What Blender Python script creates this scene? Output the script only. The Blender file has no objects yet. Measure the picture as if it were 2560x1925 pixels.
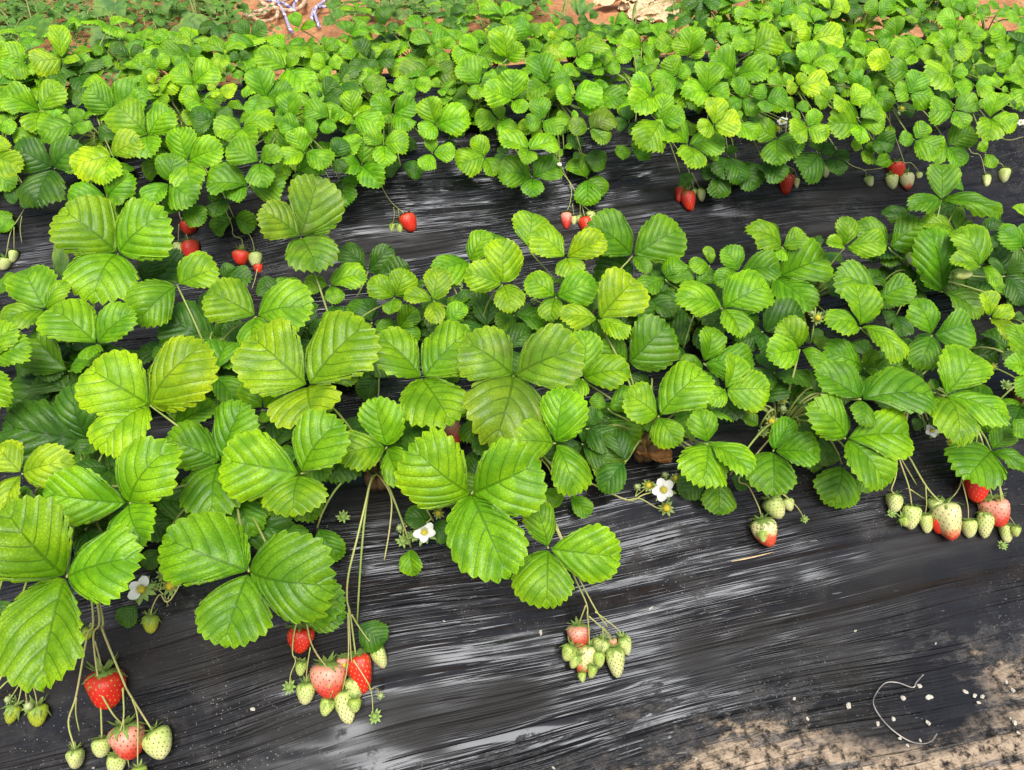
import bpy, math, random
import numpy as np
from mathutils import Vector, Matrix
random.seed(7)
rng = np.random.default_rng(7)
SC = bpy.context.scene
COL = SC.collection

# ------------------------------------------------------------------ camera
F_PX, CX, CY = 1932.7, 1280.0, 962.5          # focal length and centre in photograph pixels
PITCH, YAW, HC = math.radians(45), math.radians(9.5), 1.10
HB = 0.18                                     # bed height
f_h = Vector((math.sin(YAW), math.cos(YAW), 0)); r_h = Vector((math.cos(YAW), -math.sin(YAW), 0))
FWD = f_h*math.cos(PITCH) + Vector((0, 0, -math.sin(PITCH)))
UPV = f_h*math.sin(PITCH) + Vector((0, 0, math.cos(PITCH)))
CAM = Vector((0, 0, HC))
cam_d = bpy.data.cameras.new('camera'); cam = bpy.data.objects.new('camera', cam_d); COL.objects.link(cam)
cam.location = CAM; cam.rotation_euler = (math.pi/2-PITCH, 0, -YAW)
cam_d.sensor_width = 36; cam_d.lens = F_PX/2560*36; cam_d.clip_start = 0.02; cam_d.clip_end = 300
SC.camera = cam

REG = {'1': (0, 0), '2': (850, 0), '3': (1700, 0), '4': (0, 640), '5': (850, 640), '6': (1700, 640),
       '7': (0, 1280), '8': (850, 1280), '9': (1700, 1280)}
def src(reg, x, y):
    if reg == 'F': k = 2560/2212; return x*k, y*k
    k = 860/2212; o = REG[reg]; return o[0]+x*k, o[1]+y*k
def ray(p):
    return (r_h*((p[0]-CX)/F_PX) + UPV*((CY-p[1])/F_PX) + FWD)
def film_z(Y):
    """height of the ground or of the plastic covered beds across the rows"""
    z = 0.0
    for c in (0.87, 1.97):
        d = abs(Y-c); t = min(max((d-0.17)/(0.51-0.17), 0), 1)
        z = max(z, HB*(1-t*t*(3-2*t)))
    return z
def film_n(Y):
    s = (film_z(Y+.01)-film_z(Y-.01))/.02
    return Vector((0, -s, 1)).normalized()
def hit(p, z=None, off=0.0):
    """walk along the ray of a photograph pixel to the height z, or to the film plus off, whichever comes first"""
    d = ray(p); t = 0.3
    while t < 9:
        q = CAM+d*t
        if (z is not None and q.z <= z) or q.z <= film_z(q.y)+off/max(film_n(q.y).z, .4):
            break
        t += 0.004
    return q

# ------------------------------------------------------------------ helpers
def tag(o, label=None, cat=None, group=None, kind=None):
    if label: o['label'] = label
    if cat: o['category'] = cat
    if group: o['group'] = group
    if kind: o['kind'] = kind
    return o
def link(name, me, parent=None, mat=None):
    o = bpy.data.objects.new(name, me); COL.objects.link(o)
    if parent: o.parent = parent
    if mat is not None and me is not None and not me.materials: me.materials.append(mat)
    return o
def mesh(name, verts, faces, smooth=True, uv=None, uv2=None, mats=None, fm=None):
    me = bpy.data.meshes.new(name); me.from_pydata([tuple(v) for v in verts], [], faces)
    if smooth: me.polygons.foreach_set('use_smooth', [True]*len(me.polygons))
    for nm, data in (('UVMap', uv), ('flat', uv2)):
        if data is not None:
            l = me.uv_layers.new(name=nm); li = np.empty(len(me.loops), dtype=np.int32); me.loops.foreach_get('vertex_index', li)
            l.data.foreach_set('uv', np.asarray(data, dtype=np.float32)[li].ravel())
    for m in mats or []: me.materials.append(m)
    if fm is not None: me.polygons.foreach_set('material_index', fm)
    me.update(); return me
def tube_data(pts, rads, n=7, u0=0.0):
    pts = [Vector(p) for p in pts]; V, Fc, U = [], [], []
    t0 = (pts[1]-pts[0]).normalized(); a = t0.orthogonal().normalized(); L = u0
    for i, p in enumerate(pts):
        t = (pts[min(i+1, len(pts)-1)]-pts[max(i-1, 0)]).normalized()
        a = (a-t*a.dot(t)).normalized(); b = t.cross(a)
        if i: L += (p-pts[i-1]).length
        for k in range(n):
            th = 2*math.pi*k/n
            V.append(p+(a*math.cos(th)+b*math.sin(th))*rads[i]); U.append((k/n, L))
    for i in range(len(pts)-1):
        for k in range(n):
            Fc.append((i*n+k, i*n+(k+1) % n, (i+1)*n+(k+1) % n, (i+1)*n+k))
    Fc.append(tuple(range(n-1, -1, -1))); m = (len(pts)-1)*n; Fc.append(tuple(m+k for k in range(n)))
    return V, Fc, U
def smooth_pts(pts, per=6):
    pts = [Vector(p) for p in pts]
    if len(pts) == 2: return [pts[0].lerp(pts[1], k/per) for k in range(per+1)]
    P = [pts[0]*2-pts[1]]+pts+[pts[-1]*2-pts[-2]]; out = []
    for i in range(1, len(P)-2):
        for k in range(per):
            t = k/per; a, b, c, d = P[i-1], P[i], P[i+1], P[i+2]
            out.append(0.5*((2*b)+(c-a)*t+(2*a-5*b+4*c-d)*t*t+(3*b-a-3*c+d)*t**3))
    out.append(pts[-1]); return out
class MB:
    def __init__(s): s.V, s.F, s.U = [], [], []
    def add(s, V, Fc, U=None):
        o = len(s.V); s.V += list(V); s.F += [tuple(i+o for i in f) for f in Fc]; s.U += list(U) if U else [(0, 0)]*len(V)
    def build(s, name, mat, parent=None, off=Vector((0, 0, 0))):
        me = mesh(name, [Vector(v)-off for v in s.V], s.F, uv=s.U); return link(name, me, parent, mat)

# ------------------------------------------------------------------ materials
def new_mat(name):
    m = bpy.data.materials.new(name); m.use_nodes = True; nt = m.node_tree; nt.nodes.clear()
    out = nt.nodes.new('ShaderNodeOutputMaterial'); b = nt.nodes.new('ShaderNodeBsdfPrincipled')
    nt.links.new(b.outputs[0], out.inputs[0]); return m, nt, b, out
class G:
    def __init__(s, nt): s.nt = nt
    def n(s, t, **kw):
        nd = s.nt.nodes.new('ShaderNode'+t)
        for k, v in kw.items(): setattr(nd, k, v)
        return nd
    def l(s, a, b): s.nt.links.new(a, b)
    def val(s, sock, v):
        if hasattr(v, 'is_output'): s.l(v, sock)
        else: sock.default_value = v
    def math(s, op, a, b=0.0, c=0.0, clamp=False):
        nd = s.n('Math', operation=op, use_clamp=clamp)
        for i, v in enumerate((a, b, c)): s.val(nd.inputs[i], v)
        return nd.outputs[0]
    def mix(s, f, a, b, mode='MIX'):
        nd = s.n('Mix', data_type='RGBA', blend_type=mode)
        s.val(nd.inputs[0], f); s.val(nd.inputs[6], a); s.val(nd.inputs[7], b); return nd.outputs[2]
    def step(s, x, lo, hi, a=0.0, b=1.0):
        nd = s.n('MapRange', interpolation_type='SMOOTHSTEP'); s.val(nd.inputs[0], x)
        for i, v in zip((1, 2, 3, 4), (lo, hi, a, b)): s.val(nd.inputs[i], v)
        return nd.outputs[0]
    def noise(s, vec, scale, detail=3, rough=.5, dist=0.0):
        nd = s.n('TexNoise'); s.l(vec, nd.inputs['Vector'])
        for k, v in (('Scale', scale), ('Detail', detail), ('Roughness', rough), ('Distortion', dist)): s.val(nd.inputs[k], v)
        return nd.outputs['Fac']
    def mapping(s, vec, scale=(1, 1, 1), rot=(0, 0, 0), loc=(0, 0, 0)):
        nd = s.n('Mapping'); s.l(vec, nd.inputs[0])
        nd.inputs['Location'].default_value = loc; nd.inputs['Rotation'].default_value = rot; nd.inputs['Scale'].default_value = scale
        return nd.outputs[0]
    def bump(s, h, strength, dist, normal=None):
        nd = s.n('Bump'); s.l(h, nd.inputs['Height']); s.val(nd.inputs['Strength'], strength); nd.inputs['Distance'].default_value = dist
        if normal is not None: s.l(normal, nd.inputs['Normal'])
        return nd.outputs[0]

def rgb(r, g, b): return (r, g, b, 1)

def leaf_material(name, veins=True, rough=.38, trans=.24):
    m, nt, b, out = new_mat(name); g = G(nt)
    oi = g.n('ObjectInfo'); col = oi.outputs['Color']; alpha = oi.outputs['Alpha']
    uv = g.n('UVMap', uv_map='UVMap').outputs[0]; fl = g.n('UVMap', uv_map='flat').outputs[0]
    sx = g.n('SeparateXYZ'); g.l(uv, sx.inputs[0]); p, t = sx.outputs[0], sx.outputs[1]
    d = g.math('ABSOLUTE', g.math('SUBTRACT', g.math('FRACT', g.math('ADD', p, .5)), .5))
    vw = g.math('MULTIPLY_ADD', t, -.035, .078)
    vein = g.step(d, g.math('MULTIPLY', vw, .45), g.math('MULTIPLY', vw, 1.15), 1, 0)
    vein = g.math('MULTIPLY', vein, g.step(t, .93, 1.0, 1, .0))
    mid = g.step(t, .015, .05, 1, 0)
    vor = g.n('TexVoronoi', feature='DISTANCE_TO_EDGE'); g.l(g.mapping(fl, (1, 1, 1)), vor.inputs['Vector']); vor.inputs['Scale'].default_value = 21
    net = g.step(vor.outputs['Distance'], .01, .13, 1, 0)
    # random offset per object for the larger mottling
    add = g.n('VectorMath', operation='ADD'); g.l(fl, add.inputs[0])
    sc = g.n('VectorMath', operation='SCALE'); sc.inputs[0].default_value = (37, 53, 0); g.l(oi.outputs['Random'], sc.inputs['Scale']); g.l(sc.outputs[0], add.inputs[1])
    n1 = g.noise(add.outputs[0], 2.6, 3, .55); n2 = g.noise(add.outputs[0], 9, 3, .6)
    light = g.mix(1.0, col, rgb(1.42, 1.34, .9), 'MULTIPLY'); dark = g.mix(1.0, col, rgb(.60, .76, .75), 'MULTIPLY')
    base = g.mix(g.step(n1, .34, .68), dark, light)
    base = g.mix(g.math('MULTIPLY', g.step(n2, .45, .7), .22), base, light)
    # yellow rim of the blade
    base = g.mix(g.math('MULTIPLY', g.step(t, .80, 1.0), .45), base, g.mix(1.0, col, rgb(1.85, 1.5, .8), 'MULTIPLY'))
    # greener near the base and along the veins
    sf = g.n('SeparateXYZ'); g.l(fl, sf.inputs[0])
    base = g.mix(g.math('MULTIPLY', g.math('MULTIPLY', g.step(sf.outputs[1], .05, .7, 1, 0), g.step(t, .1, .9, 1, .25)), .55), base, g.mix(1.0, col, rgb(.55, .80, .8), 'MULTIPLY'))
    base = g.mix(g.math('MULTIPLY', net, .52 if veins else .2), base, g.mix(1.0, col, rgb(.5, .62, .5), 'MULTIPLY'))
    vm = g.math('MAXIMUM', vein, mid)
    base = g.mix(g.math('MULTIPLY', vm, .78 if veins else .5), base, g.mix(1.0, col, rgb(.32, .42, .3), 'MULTIPLY'))
    # olive brown sun-stained patches, amount in the object's alpha
    n3 = g.noise(add.outputs[0], 1.7, 4, .6)
    blot = g.math('MULTIPLY', g.step(n3, .50, .72), g.math('SUBTRACT', 1.0, alpha))
    base = g.mix(blot, base, rgb(.11, .13, .02))
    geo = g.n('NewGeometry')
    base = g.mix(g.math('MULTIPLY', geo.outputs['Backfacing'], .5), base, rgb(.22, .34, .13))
    g.l(base, b.inputs['Base Color'])
    b.inputs['Roughness'].default_value = rough; b.inputs['Specular IOR Level'].default_value = .34
    h = g.math('SUBTRACT', g.math('MULTIPLY', g.step(vor.outputs['Distance'], 0, .25), .5), g.math('MULTIPLY', vm, .8))
    g.l(g.bump(h, .28 if veins else .2, .0013), b.inputs['Normal'])
    tr = g.n('BsdfTranslucent'); g.l(g.mix(1.0, base, rgb(1.5, 1.45, .5), 'MULTIPLY'), tr.inputs[0])
    mx = g.n('MixShader'); mx.inputs[0].default_value = trans; g.l(b.outputs[0], mx.inputs[1]); g.l(tr.outputs[0], mx.inputs[2]); g.l(mx.outputs[0], out.inputs[0])
    return m
M = {}
M['leaf'] = leaf_material('strawberry_leaf')
M['weed_leaf'] = leaf_material('weed_leaf', False, .6, .25)

def stem_material(name, c1, c2, rough=.5):
    m, nt, b, out = new_mat(name); g = G(nt)
    tc = g.n('TexCoord').outputs['Object']; nz = g.noise(tc, 35, 3)
    g.l(g.mix(g.step(nz, .35, .68), rgb(*c1), rgb(*c2)), b.inputs['Base Color']); b.inputs['Roughness'].default_value = rough
    b.inputs['Subsurface Weight'].default_value = .0
    g.l(g.bump(g.noise(tc, 400, 2), .25, .0006), b.inputs['Normal']); return m
M['petiole'] = stem_material('petiole', (.20, .29, .05), (.30, .33, .10))
M['stalk'] = stem_material('fruit_stalk', (.34, .40, .10), (.42, .38, .16))
M['crown'] = stem_material('crown_bark', (.10, .055, .02), (.16, .12, .05), .8)
M['calyx'] = stem_material('calyx_green', (.17, .29, .05), (.27, .38, .09), .6)
M['bud'] = stem_material('bud_green', (.30, .40, .12), (.45, .50, .25), .6)
M['pollen'] = stem_material('flower_centre', (.62, .48, .02), (.50, .50, .04), .7)

def berry_material(name, top, tip, lo, hi, seed, blush=0.0):
    m, nt, b, out = new_mat(name); g = G(nt)
    tc = g.n('TexCoord').outputs['Object']; oi = g.n('ObjectInfo')
    sx = g.n('SeparateXYZ'); g.l(tc, sx.inputs[0])
    sh = g.math('MULTIPLY_ADD', oi.outputs['Random'], .25, -.12)
    nz = g.noise(tc, 3.5, 2)
    f = g.step(g.math('ADD', g.math('ADD', sx.outputs[1], sh), g.math('MULTIPLY_ADD', nz, .5, -.25)), lo, hi)
    base = g.mix(f, rgb(*top), rgb(*tip))
    base = g.mix(g.math('MULTIPLY', g.step(g.noise(tc, 8, 3), .45, .75), .25), base, g.mix(1.0, base, rgb(.7, .6, .6), 'MULTIPLY'))
    g.l(base, b.inputs['Base Color']); b.inputs['Roughness'].default_value = .3
    b.inputs['Specular IOR Level'].default_value = .5
    b.inputs['Subsurface Weight'].default_value = .25; b.inputs['Subsurface Radius'].default_value = (.006, .002, .001); b.inputs['Subsurface Scale'].default_value = .6
    g.l(g.bump(g.noise(tc, 30, 2), .2, .01), b.inputs['Normal'])
    s, nt2, b2, o2 = new_mat(name+'_seed'); b2.inputs['Base Color'].default_value = rgb(*seed); b2.inputs['Roughness'].default_value = .4
    return m, s
BM = {'R': berry_material('ripe_red', (.62, .045, .02), (.66, .018, .012), .0, .5, (.55, .30, .05)),
      'K': berry_material('blushing_red', (.72, .32, .22), (.64, .05, .03), .25, .85, (.20, .02, .012)),
      'B': berry_material('white_to_red', (.62, .60, .28), (.70, .09, .04), .5, .8, (.24, .09, .02)),
      'P': berry_material('white_unripe', (.44, .54, .15), (.60, .62, .28), .1, .9, (.10, .065, .01)),
      'G': berry_material('green_unripe', (.33, .45, .07), (.47, .55, .16), .1, .9, (.05, .065, .008)),
      'Y': berry_material('yellow_green_unripe', (.27, .36, .025), (.37, .42, .035), .1, .9, (.07, .11, .005))}

def plain(name, c, rough=.6, var=.25, scale=30, trans=0.0):
    m, nt, b, out = new_mat(name); g = G(nt); tc = g.n('TexCoord').outputs['Object']
    nz = g.noise(tc, scale, 4, .6)
    g.l(g.mix(g.step(nz, .3, .7), rgb(*[x*(1-var) for x in c]), rgb(*[min(1, x*(1+var)) for x in c])), b.inputs['Base Color'])
    b.inputs['Roughness'].default_value = rough; g.l(g.bump(nz, .3, .002), b.inputs['Normal']); return m
M['petal'] = plain('white_petal', (.80, .80, .74), .6, .06)
M['granule'] = plain('white_granule', (.52, .49, .41), .85, .3, 120)
M['dry_leaf'] = plain('dry_brown_leaf', (.27, .12, .035), .7, .45, 40)
M['husk'] = plain('dry_straw_leaf', (.62, .46, .27), .8, .35, 25)
M['straw'] = plain('straw', (.55, .42, .22), .7, .2, 60)
M['wire'] = plain('galvanised_wire', (.30, .28, .25), .38, .35, 60); M['wire'].node_tree.nodes['Principled BSDF'].inputs['Metallic'].default_value = .6
M['clod'] = plain('soil_clod', (.36, .155, .06), .95, .35, 45)

def rope_material(name, c1, c2, freq):
    m, nt, b, out = new_mat(name); g = G(nt)
    uv = g.n('UVMap', uv_map='UVMap').outputs[0]; sx = g.n('SeparateXYZ'); g.l(uv, sx.inputs[0])
    ph = g.math('FRACT', g.math('ADD', sx.outputs[0], g.math('MULTIPLY', sx.outputs[1], freq)))
    tri = g.math('ABSOLUTE', g.math('SUBTRACT', ph, .5))
    g.l(g.mix(g.step(tri, .15, .32), rgb(*c1), rgb(*c2)), b.inputs['Base Color']); b.inputs['Roughness'].default_value = .85
    g.l(g.bump(tri, .7, .003), b.inputs['Normal']); return m
M['rope_cream'] = rope_material('cream_rope', (.62, .46, .30), (.42, .27, .15), 45)
M['rope_blue'] = rope_material('blue_white_rope', (.60, .56, .60), (.16, .15, .36), 60)

def soil_material():
    m, nt, b, out = new_mat('orange_soil'); g = G(nt); tc = g.n('TexCoord').outputs['Object']
    a = g.noise(tc, 5, 6, .65); c = g.noise(tc, 45, 5, .7)
    base = g.mix(g.step(a, .35, .65), rgb(.30, .115, .04), rgb(.50, .235, .095))
    base = g.mix(g.math('MULTIPLY', g.step(c, .4, .7), .5), base, rgb(.56, .30, .15))
    g.l(base, b.inputs['Base Color']); b.inputs['Roughness'].default_value = .95
    nn = g.bump(c, .8, .012); g.l(g.bump(a, .8, .05, nn), b.inputs['Normal']); return m
M['soil'] = soil_material()

def film_material(name, dirty, wet=(0, 0)):
    m, nt, b, out = new_mat(name); g = G(nt)
    uv = g.n('UVMap', uv_map='UVMap').outputs[0]                  # x = metres along the bed, y = metres up the cross section
    sx = g.n('SeparateXYZ'); g.l(uv, sx.inputs[0]); X, S = sx.outputs[0], sx.outputs[1]
    # the stretch direction of the film wanders slowly
    wob = g.noise(g.mapping(uv, (.9, 2.0, 1)), 1.2, 1)
    comb = g.n('CombineXYZ'); g.l(X, comb.inputs[0])
    S2 = g.math('ADD', S, g.math('ADD', g.math('MULTIPLY', wob, .13), g.math('MULTIPLY', X, -.05)))
    g.l(S2, comb.inputs[1]); w = comb.outputs[0]
    st1 = g.noise(g.mapping(w, (1.5, 58, 1)), 1.0, 2, .5)
    st2 = g.noise(g.mapping(w, (2.6, 140, 1), loc=(3.1, .7, 0)), 1.0, 2, .5)
    st3 = g.noise(g.mapping(w, (1.3, 19, 1), loc=(9.1, 4.7, 0)), 1.0, 1, .5)
    soft = g.noise(g.mapping(uv, (.7, 3.2, 1)), 4.0, 2)
    dent = g.noise(g.mapping(uv, (.8, 2.2, 1), loc=(5, 2, 0)), 2.4, 1)
    amp = g.step(g.noise(g.mapping(uv, (1, 2.0, 1), loc=(1.7, 8, 0)), 3.4, 3), .36, .60, .06, 1.0)
    def crease(n, wd):          # narrow stretched ridges with flat film between them
        return g.step(g.math('ABSOLUTE', g.math('SUBTRACT', n, .5)), 0.0, wd, 1, 0)
    h = g.math('ADD', g.math('MULTIPLY', g.math('ADD', g.math('MULTIPLY', st3, .25), g.step(st3, .40, .56)), .16), g.math('MULTIPLY', g.math('MULTIPLY', g.math('ADD', crease(st1, .07), g.step(st1, .50, .60)), amp), .13))
    h = g.math('ADD', h, g.math('MULTIPLY', g.math('MULTIPLY', crease(st2, .08), amp), .028))
    h = g.math('ADD', h, g.math('ADD', g.math('MULTIPLY', soft, .8), g.math('MULTIPLY', dent, 3.4)))
    nrm = g.bump(h, 1.0, .02)
    # dust: fine specks and cloudy bloom
    def specks(scale, lo, keep, off):
        v = g.n('TexVoronoi'); g.l(g.mapping(uv, (1, 1, 1), loc=(off, off, 0)), v.inputs['Vector']); v.inputs['Scale'].default_value = scale
        rr = g.n('SeparateColor'); g.l(v.outputs['Color'], rr.inputs[0])
        return g.math('MULTIPLY', g.step(v.outputs['Distance'], lo, lo*2.2, 1, 0), g.step(rr.outputs[0], keep, keep+.03))
    cloud = g.noise(uv, 3.2, 5, .65)
    sp = g.math('MULTIPLY', g.math('MAXIMUM', specks(330, .13, .80, 0), specks(150, .08, .93, 3.3)), g.step(cloud, .42, .62))
    # short pale scratches
    scr = g.step(g.noise(g.mapping(uv, (30, 160, 1), rot=(0, 0, .6)), 1.0, 2), .70, .74)
    sp = g.math('MAXIMUM', sp, g.math('MULTIPLY', scr, g.math('MULTIPLY', g.step(g.noise(uv, 6, 2), .5, .6), .6)))
    grime = g.math('MULTIPLY', g.step(g.noise(uv, 26, 6, .72), .42, .70), g.step(cloud, .38, .62))
    base = g.mix(g.math('MULTIPLY', grime, .6), rgb(.011, .011, .0118), rgb(.05, .048, .046))
    base = g.mix(g.math('MULTIPLY', sp, .8), base, rgb(.36, .35, .32))
    dull = g.math('MAXIMUM', g.math('MULTIPLY', grime, .75), sp)
    matt = g.step(g.noise(g.mapping(uv, (.8, 2.0, 1), loc=(7, 1, 0)), 3.0, 3, .55), .50, .62)
    base = g.mix(g.math('MULTIPLY', matt, .7), base, rgb(.022, .021, .019))
    dull = g.math('MAXIMUM', dull, g.math('MULTIPLY', matt, .62))
    if dirty:
        # dried tan mud washed over the foot of the bed, more of it to the east
        n1 = g.noise(g.mapping(w, (1.6, 3.2, 1)), 2.6, 7, .66); n2 = g.noise(g.mapping(w, (5, 13, 1), loc=(4, 4, 0)), 3.0, 8, .74)
        n3 = g.noise(uv, 60, 6, .75)
        east = g.step(X, -.25, .85, -.036, .022)
        lim = g.math('ADD', east, g.math('MULTIPLY_ADD', n1, .30, -.15))
        k = g.math('SUBTRACT', lim, S)
        # a wet patch by the wire stays free of dried mud
        wx = g.math('MULTIPLY', g.math('SUBTRACT', X, wet[0]), 7.5); wy = g.math('MULTIPLY', g.math('SUBTRACT', S, wet[1]), 17)
        wd = g.math('ADD', g.math('ADD', g.math('MULTIPLY', wx, wx), g.math('MULTIPLY', wy, wy)), g.math('MULTIPLY_ADD', n2, 1.6, -.8))
        dry = g.step(wd, .55, 1.7)
        mud = g.math('MULTIPLY', g.step(g.math('ADD', k, g.math('MULTIPLY_ADD', n2, .22, -.115)), -.004, .016), dry)
        mud = g.math('MULTIPLY', mud, g.math('MULTIPLY', g.step(n3, .36, .50), g.step(g.noise(g.mapping(w, (4, 30, 1), loc=(2, 2, 0)), 2.0, 4, .6), .38, .50)))
        haze = g.math('MULTIPLY', g.step(g.math('ADD', k, g.math('MULTIPLY_ADD', n2, .36, -.18)), -.05, .06), dry)
        mc = g.mix(g.step(n3, .32, .66), rgb(.19, .145, .10), rgb(.42, .33, .235))
        base = g.mix(g.math('MULTIPLY', haze, g.math('MULTIPLY', g.step(n3, .40, .62), .75)), base, rgb(.23, .205, .175))
        base = g.mix(mud, base, mc)
        dull = g.math('MAXIMUM', dull, g.math('MAXIMUM', mud, g.math('MULTIPLY', haze, .65)))
        nrm = g.bump(g.math('MULTIPLY', g.math('ADD', mud, n3), haze), .6, .006, nrm)
    g.l(base, b.inputs['Base Color'])
    g.l(g.step(dull, 0, 1, .11, .75), b.inputs['Roughness'])
    b.inputs['IOR'].default_value = 1.5; g.l(g.step(dull, 0, 1, .34, .05), b.inputs['Specular IOR Level']); b.inputs['Specular Tint'].default_value = rgb(.86, .92, 1)
    g.l(nrm, b.inputs['Normal']); return m
_w = hit(src('9', 1480, 1230), None, 0)
M['film_front'] = film_material('black_film_muddy', True, (_w.x, _w.y-.36))
M['film_back'] = film_material('black_film_clean', False)
# ------------------------------------------------------------------ leaflet shapes
OUT = [(0, 0), (.10, .08), (.25, .2), (.41, .38), (.495, .58), (.475, .75), (.365, .89), (.19, .975), (0, 1.0)]
OUTER = [(0, 0), (.17, .03), (.37, .14), (.51, .33), (.565, .55), (.52, .75), (.39, .895), (.19, .975), (0, 1.0)]
INNER = [(0, 0), (.08, .10), (.20, .25), (.34, .43), (.43, .61), (.425, .77), (.33, .90), (.17, .975), (0, 1.0)]
def resample(pts, k):
    P = smooth_pts([Vector((a, b, 0)) for a, b in pts], 24); L = [0]
    for i in range(1, len(P)): L.append(L[-1]+(P[i]-P[i-1]).length)
    out = []; j = 0
    for i in range(k+1):
        s = L[-1]*i/k
        while j < len(L)-2 and L[j+1] < s: j += 1
        out.append(P[j].lerp(P[j+1], (s-L[j])/max(L[j+1]-L[j], 1e-9)))
    return out
def leaflet_mesh(name, seed, left, right, nt=10, S=6, T=9, fold=.18, arch=.07, pleat=.016, curl=.10, wav=.03, tooth=.054, mat=None, teeth_from=.16):
    r = random.Random(seed); V, U, U2, Fc = [], [], [], []
    ph = [r.uniform(0, 6.28) for _ in range(6)]; twist = r.uniform(-.10, .10)
    K = nt*S
    jx, jy = r.uniform(.93, 1.07), r.uniform(-.035, .035)
    left = [(x*r.uniform(.94, 1.06)*jx, y+(jy if 0 < y < .95 else 0)) for x, y in left]; right = [(x*r.uniform(.94, 1.06)/jx, y+(jy if 0 < y < .95 else 0)) for x, y in right]
    left[0] = right[0] = (0, 0)
    mids = None
    for side, outl in ((-1, left), (1, right)):
        O = resample(outl, K); base_i = len(V)
        # midrib origins of the lateral veins, made monotonic
        Mi = []; last = 0
        for i in range(K+1):
            m = max(O[i].y-1.02*O[i].x, .04*i/K); last = max(last+1e-4, m); Mi.append(min(last, 1.0))
        Mi[0] = 0.0
        for i in range(K+1):
            q = i/S; dd = abs((q+.5) % 1-.5); tau = i/K
            a = tooth*min(1, max(0, (tau-teeth_from)/.12))*(1 if tau < .97 else .6)
            ft = .4*math.sqrt(max(0, 1-(2*dd)**2))+.6*(1-2*dd)
            tn = (O[min(i+1, K)]-O[max(i-1, 0)]).normalized(); nr = Vector((tn.y, -tn.x, 0))
            if i == K: nr = Vector((0, 1, 0))
            E = O[i]+(nr*.8+tn*.35)*a*(ft-.35)
            for j in range(T+1):
                t = j/T; x = E.x*t; y = Mi[i]+(E.y-Mi[i])*(t**1.3)
                groove = math.exp(-(dd/.14)**2)*min(1, t*5)
                z = fold*abs(x)-curl*2.2*x*x+4*arch*y*(1-y)-pleat*groove*(1-.4*t)
                z += wav*math.sin(4.2*y+ph[0]+side*.6)*x*1.6+wav*.6*math.sin(7*y+5*x*side+ph[1])*t
                z += wav*.5*math.sin(13*y+ph[2]+side)*t*t + twist*x*side*y
                z -= curl*.5*max(0, y-.75)**2*4
                V.append((x*side, y, z)); U.append((q+(40 if side > 0 else 0), t)); U2.append((x*side+.5, y))
        w = T+1
        for i in range(K):
            for j in range(T):
                a, b2, c, d = base_i+i*w+j, base_i+i*w+j+1, base_i+(i+1)*w+j+1, base_i+(i+1)*w+j
                Fc.append((a, b2, c, d) if side > 0 else (d, c, b2, a))
    return mesh(name, V, Fc, uv=U, uv2=U2, mats=[mat or M['leaf']])
def variants(tag_, n, lo, **kw):
    out = []
    for i in range(n):
        r = random.Random(100*lo+i)
        k = dict(fold=r.uniform(.18, .62), arch=r.uniform(.05, .20), pleat=r.uniform(.022, .040), curl=r.uniform(.16, .46), wav=r.uniform(.025, .065), nt=r.choice((10, 11, 11, 12)))
        k.update(kw); out.append(k)
    return out
LF = {0: [], 1: [], -1: []}
for i, k in enumerate(variants('c', 10, 1)): LF[0].append(leaflet_mesh('leaflet_shape', 10+i, OUT, OUT, **k))
for i, k in enumerate(variants('r', 10, 2)): LF[1].append(leaflet_mesh('leaflet_shape', 30+i, INNER, OUTER, **k))
for i, k in enumerate(variants('l', 10, 3)): LF[-1].append(leaflet_mesh('leaflet_shape', 50+i, OUTER, INNER, **k))

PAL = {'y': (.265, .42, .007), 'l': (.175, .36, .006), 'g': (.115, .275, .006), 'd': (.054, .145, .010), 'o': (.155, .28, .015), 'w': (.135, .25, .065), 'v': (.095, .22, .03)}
def leaf_colour(c, r, tone=1.0):
    b = PAL[c]; k = r.uniform(.85, 1.15)*tone; q = r.uniform(.9, 1.12)
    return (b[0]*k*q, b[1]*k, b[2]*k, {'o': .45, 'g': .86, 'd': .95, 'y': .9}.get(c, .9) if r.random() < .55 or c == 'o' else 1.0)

# ------------------------------------------------------------------ plants
class Plant:
    def __init__(s, x, y, bed, row):
        s.base = Vector((x, y, film_z(y)+.004)); s.bed, s.row = bed, row
        s.leaves, s.items, s.root = [], [], None
        s.key = '%s%d_%d' % (bed[0], row, sum(q.bed == bed and q.row == row for q in PLANTS))
    def ensure(s):
        if s.root is None:
            s.root = bpy.data.objects.new('strawberry_plant', None); COL.objects.link(s.root)
            s.root.location = s.base; s.root.empty_display_size = .05
            mb = MB(); r = random.Random(int(s.base.x*1000)+7)
            for k in range(5):
                a = r.uniform(0, 6.28); q = Vector((math.cos(a)*.012, math.sin(a)*.012, 0))
                V, Fc, U = tube_data([q*.6+Vector((0, 0, -.006)), q*1.1+Vector((0, 0, .014)), q*1.5+Vector((0, 0, .034))], [.011, .010, .005], 7); mb.add(V, Fc, U)
            mb.build('crown', M['crown'], s.root)
        return s.root
PLANTS = []
rr = random.Random(3)
for x in (-.70, -.475, -.275, -.078, .13, .325, .54, .755, .97): PLANTS.append(Plant(x, .735+rr.uniform(-.012, .012), 'front', 0))
for x in (-.76, -.54, -.335, -.13, .10, .29, .50, .715, .93, 1.15): PLANTS.append(Plant(x, 1.0+rr.uniform(-.012, .012), 'front', 1))
for k in range(14): PLANTS.append(Plant(-1.10+.215*k+rr.uniform(-.02, .02), 1.84+rr.uniform(-.015, .015), 'back', 0))
for k in range(15): PLANTS.append(Plant(-1.2+.215*k+rr.uniform(-.02, .02), 2.11+rr.uniform(-.015, .015), 'back', 1))
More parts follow.
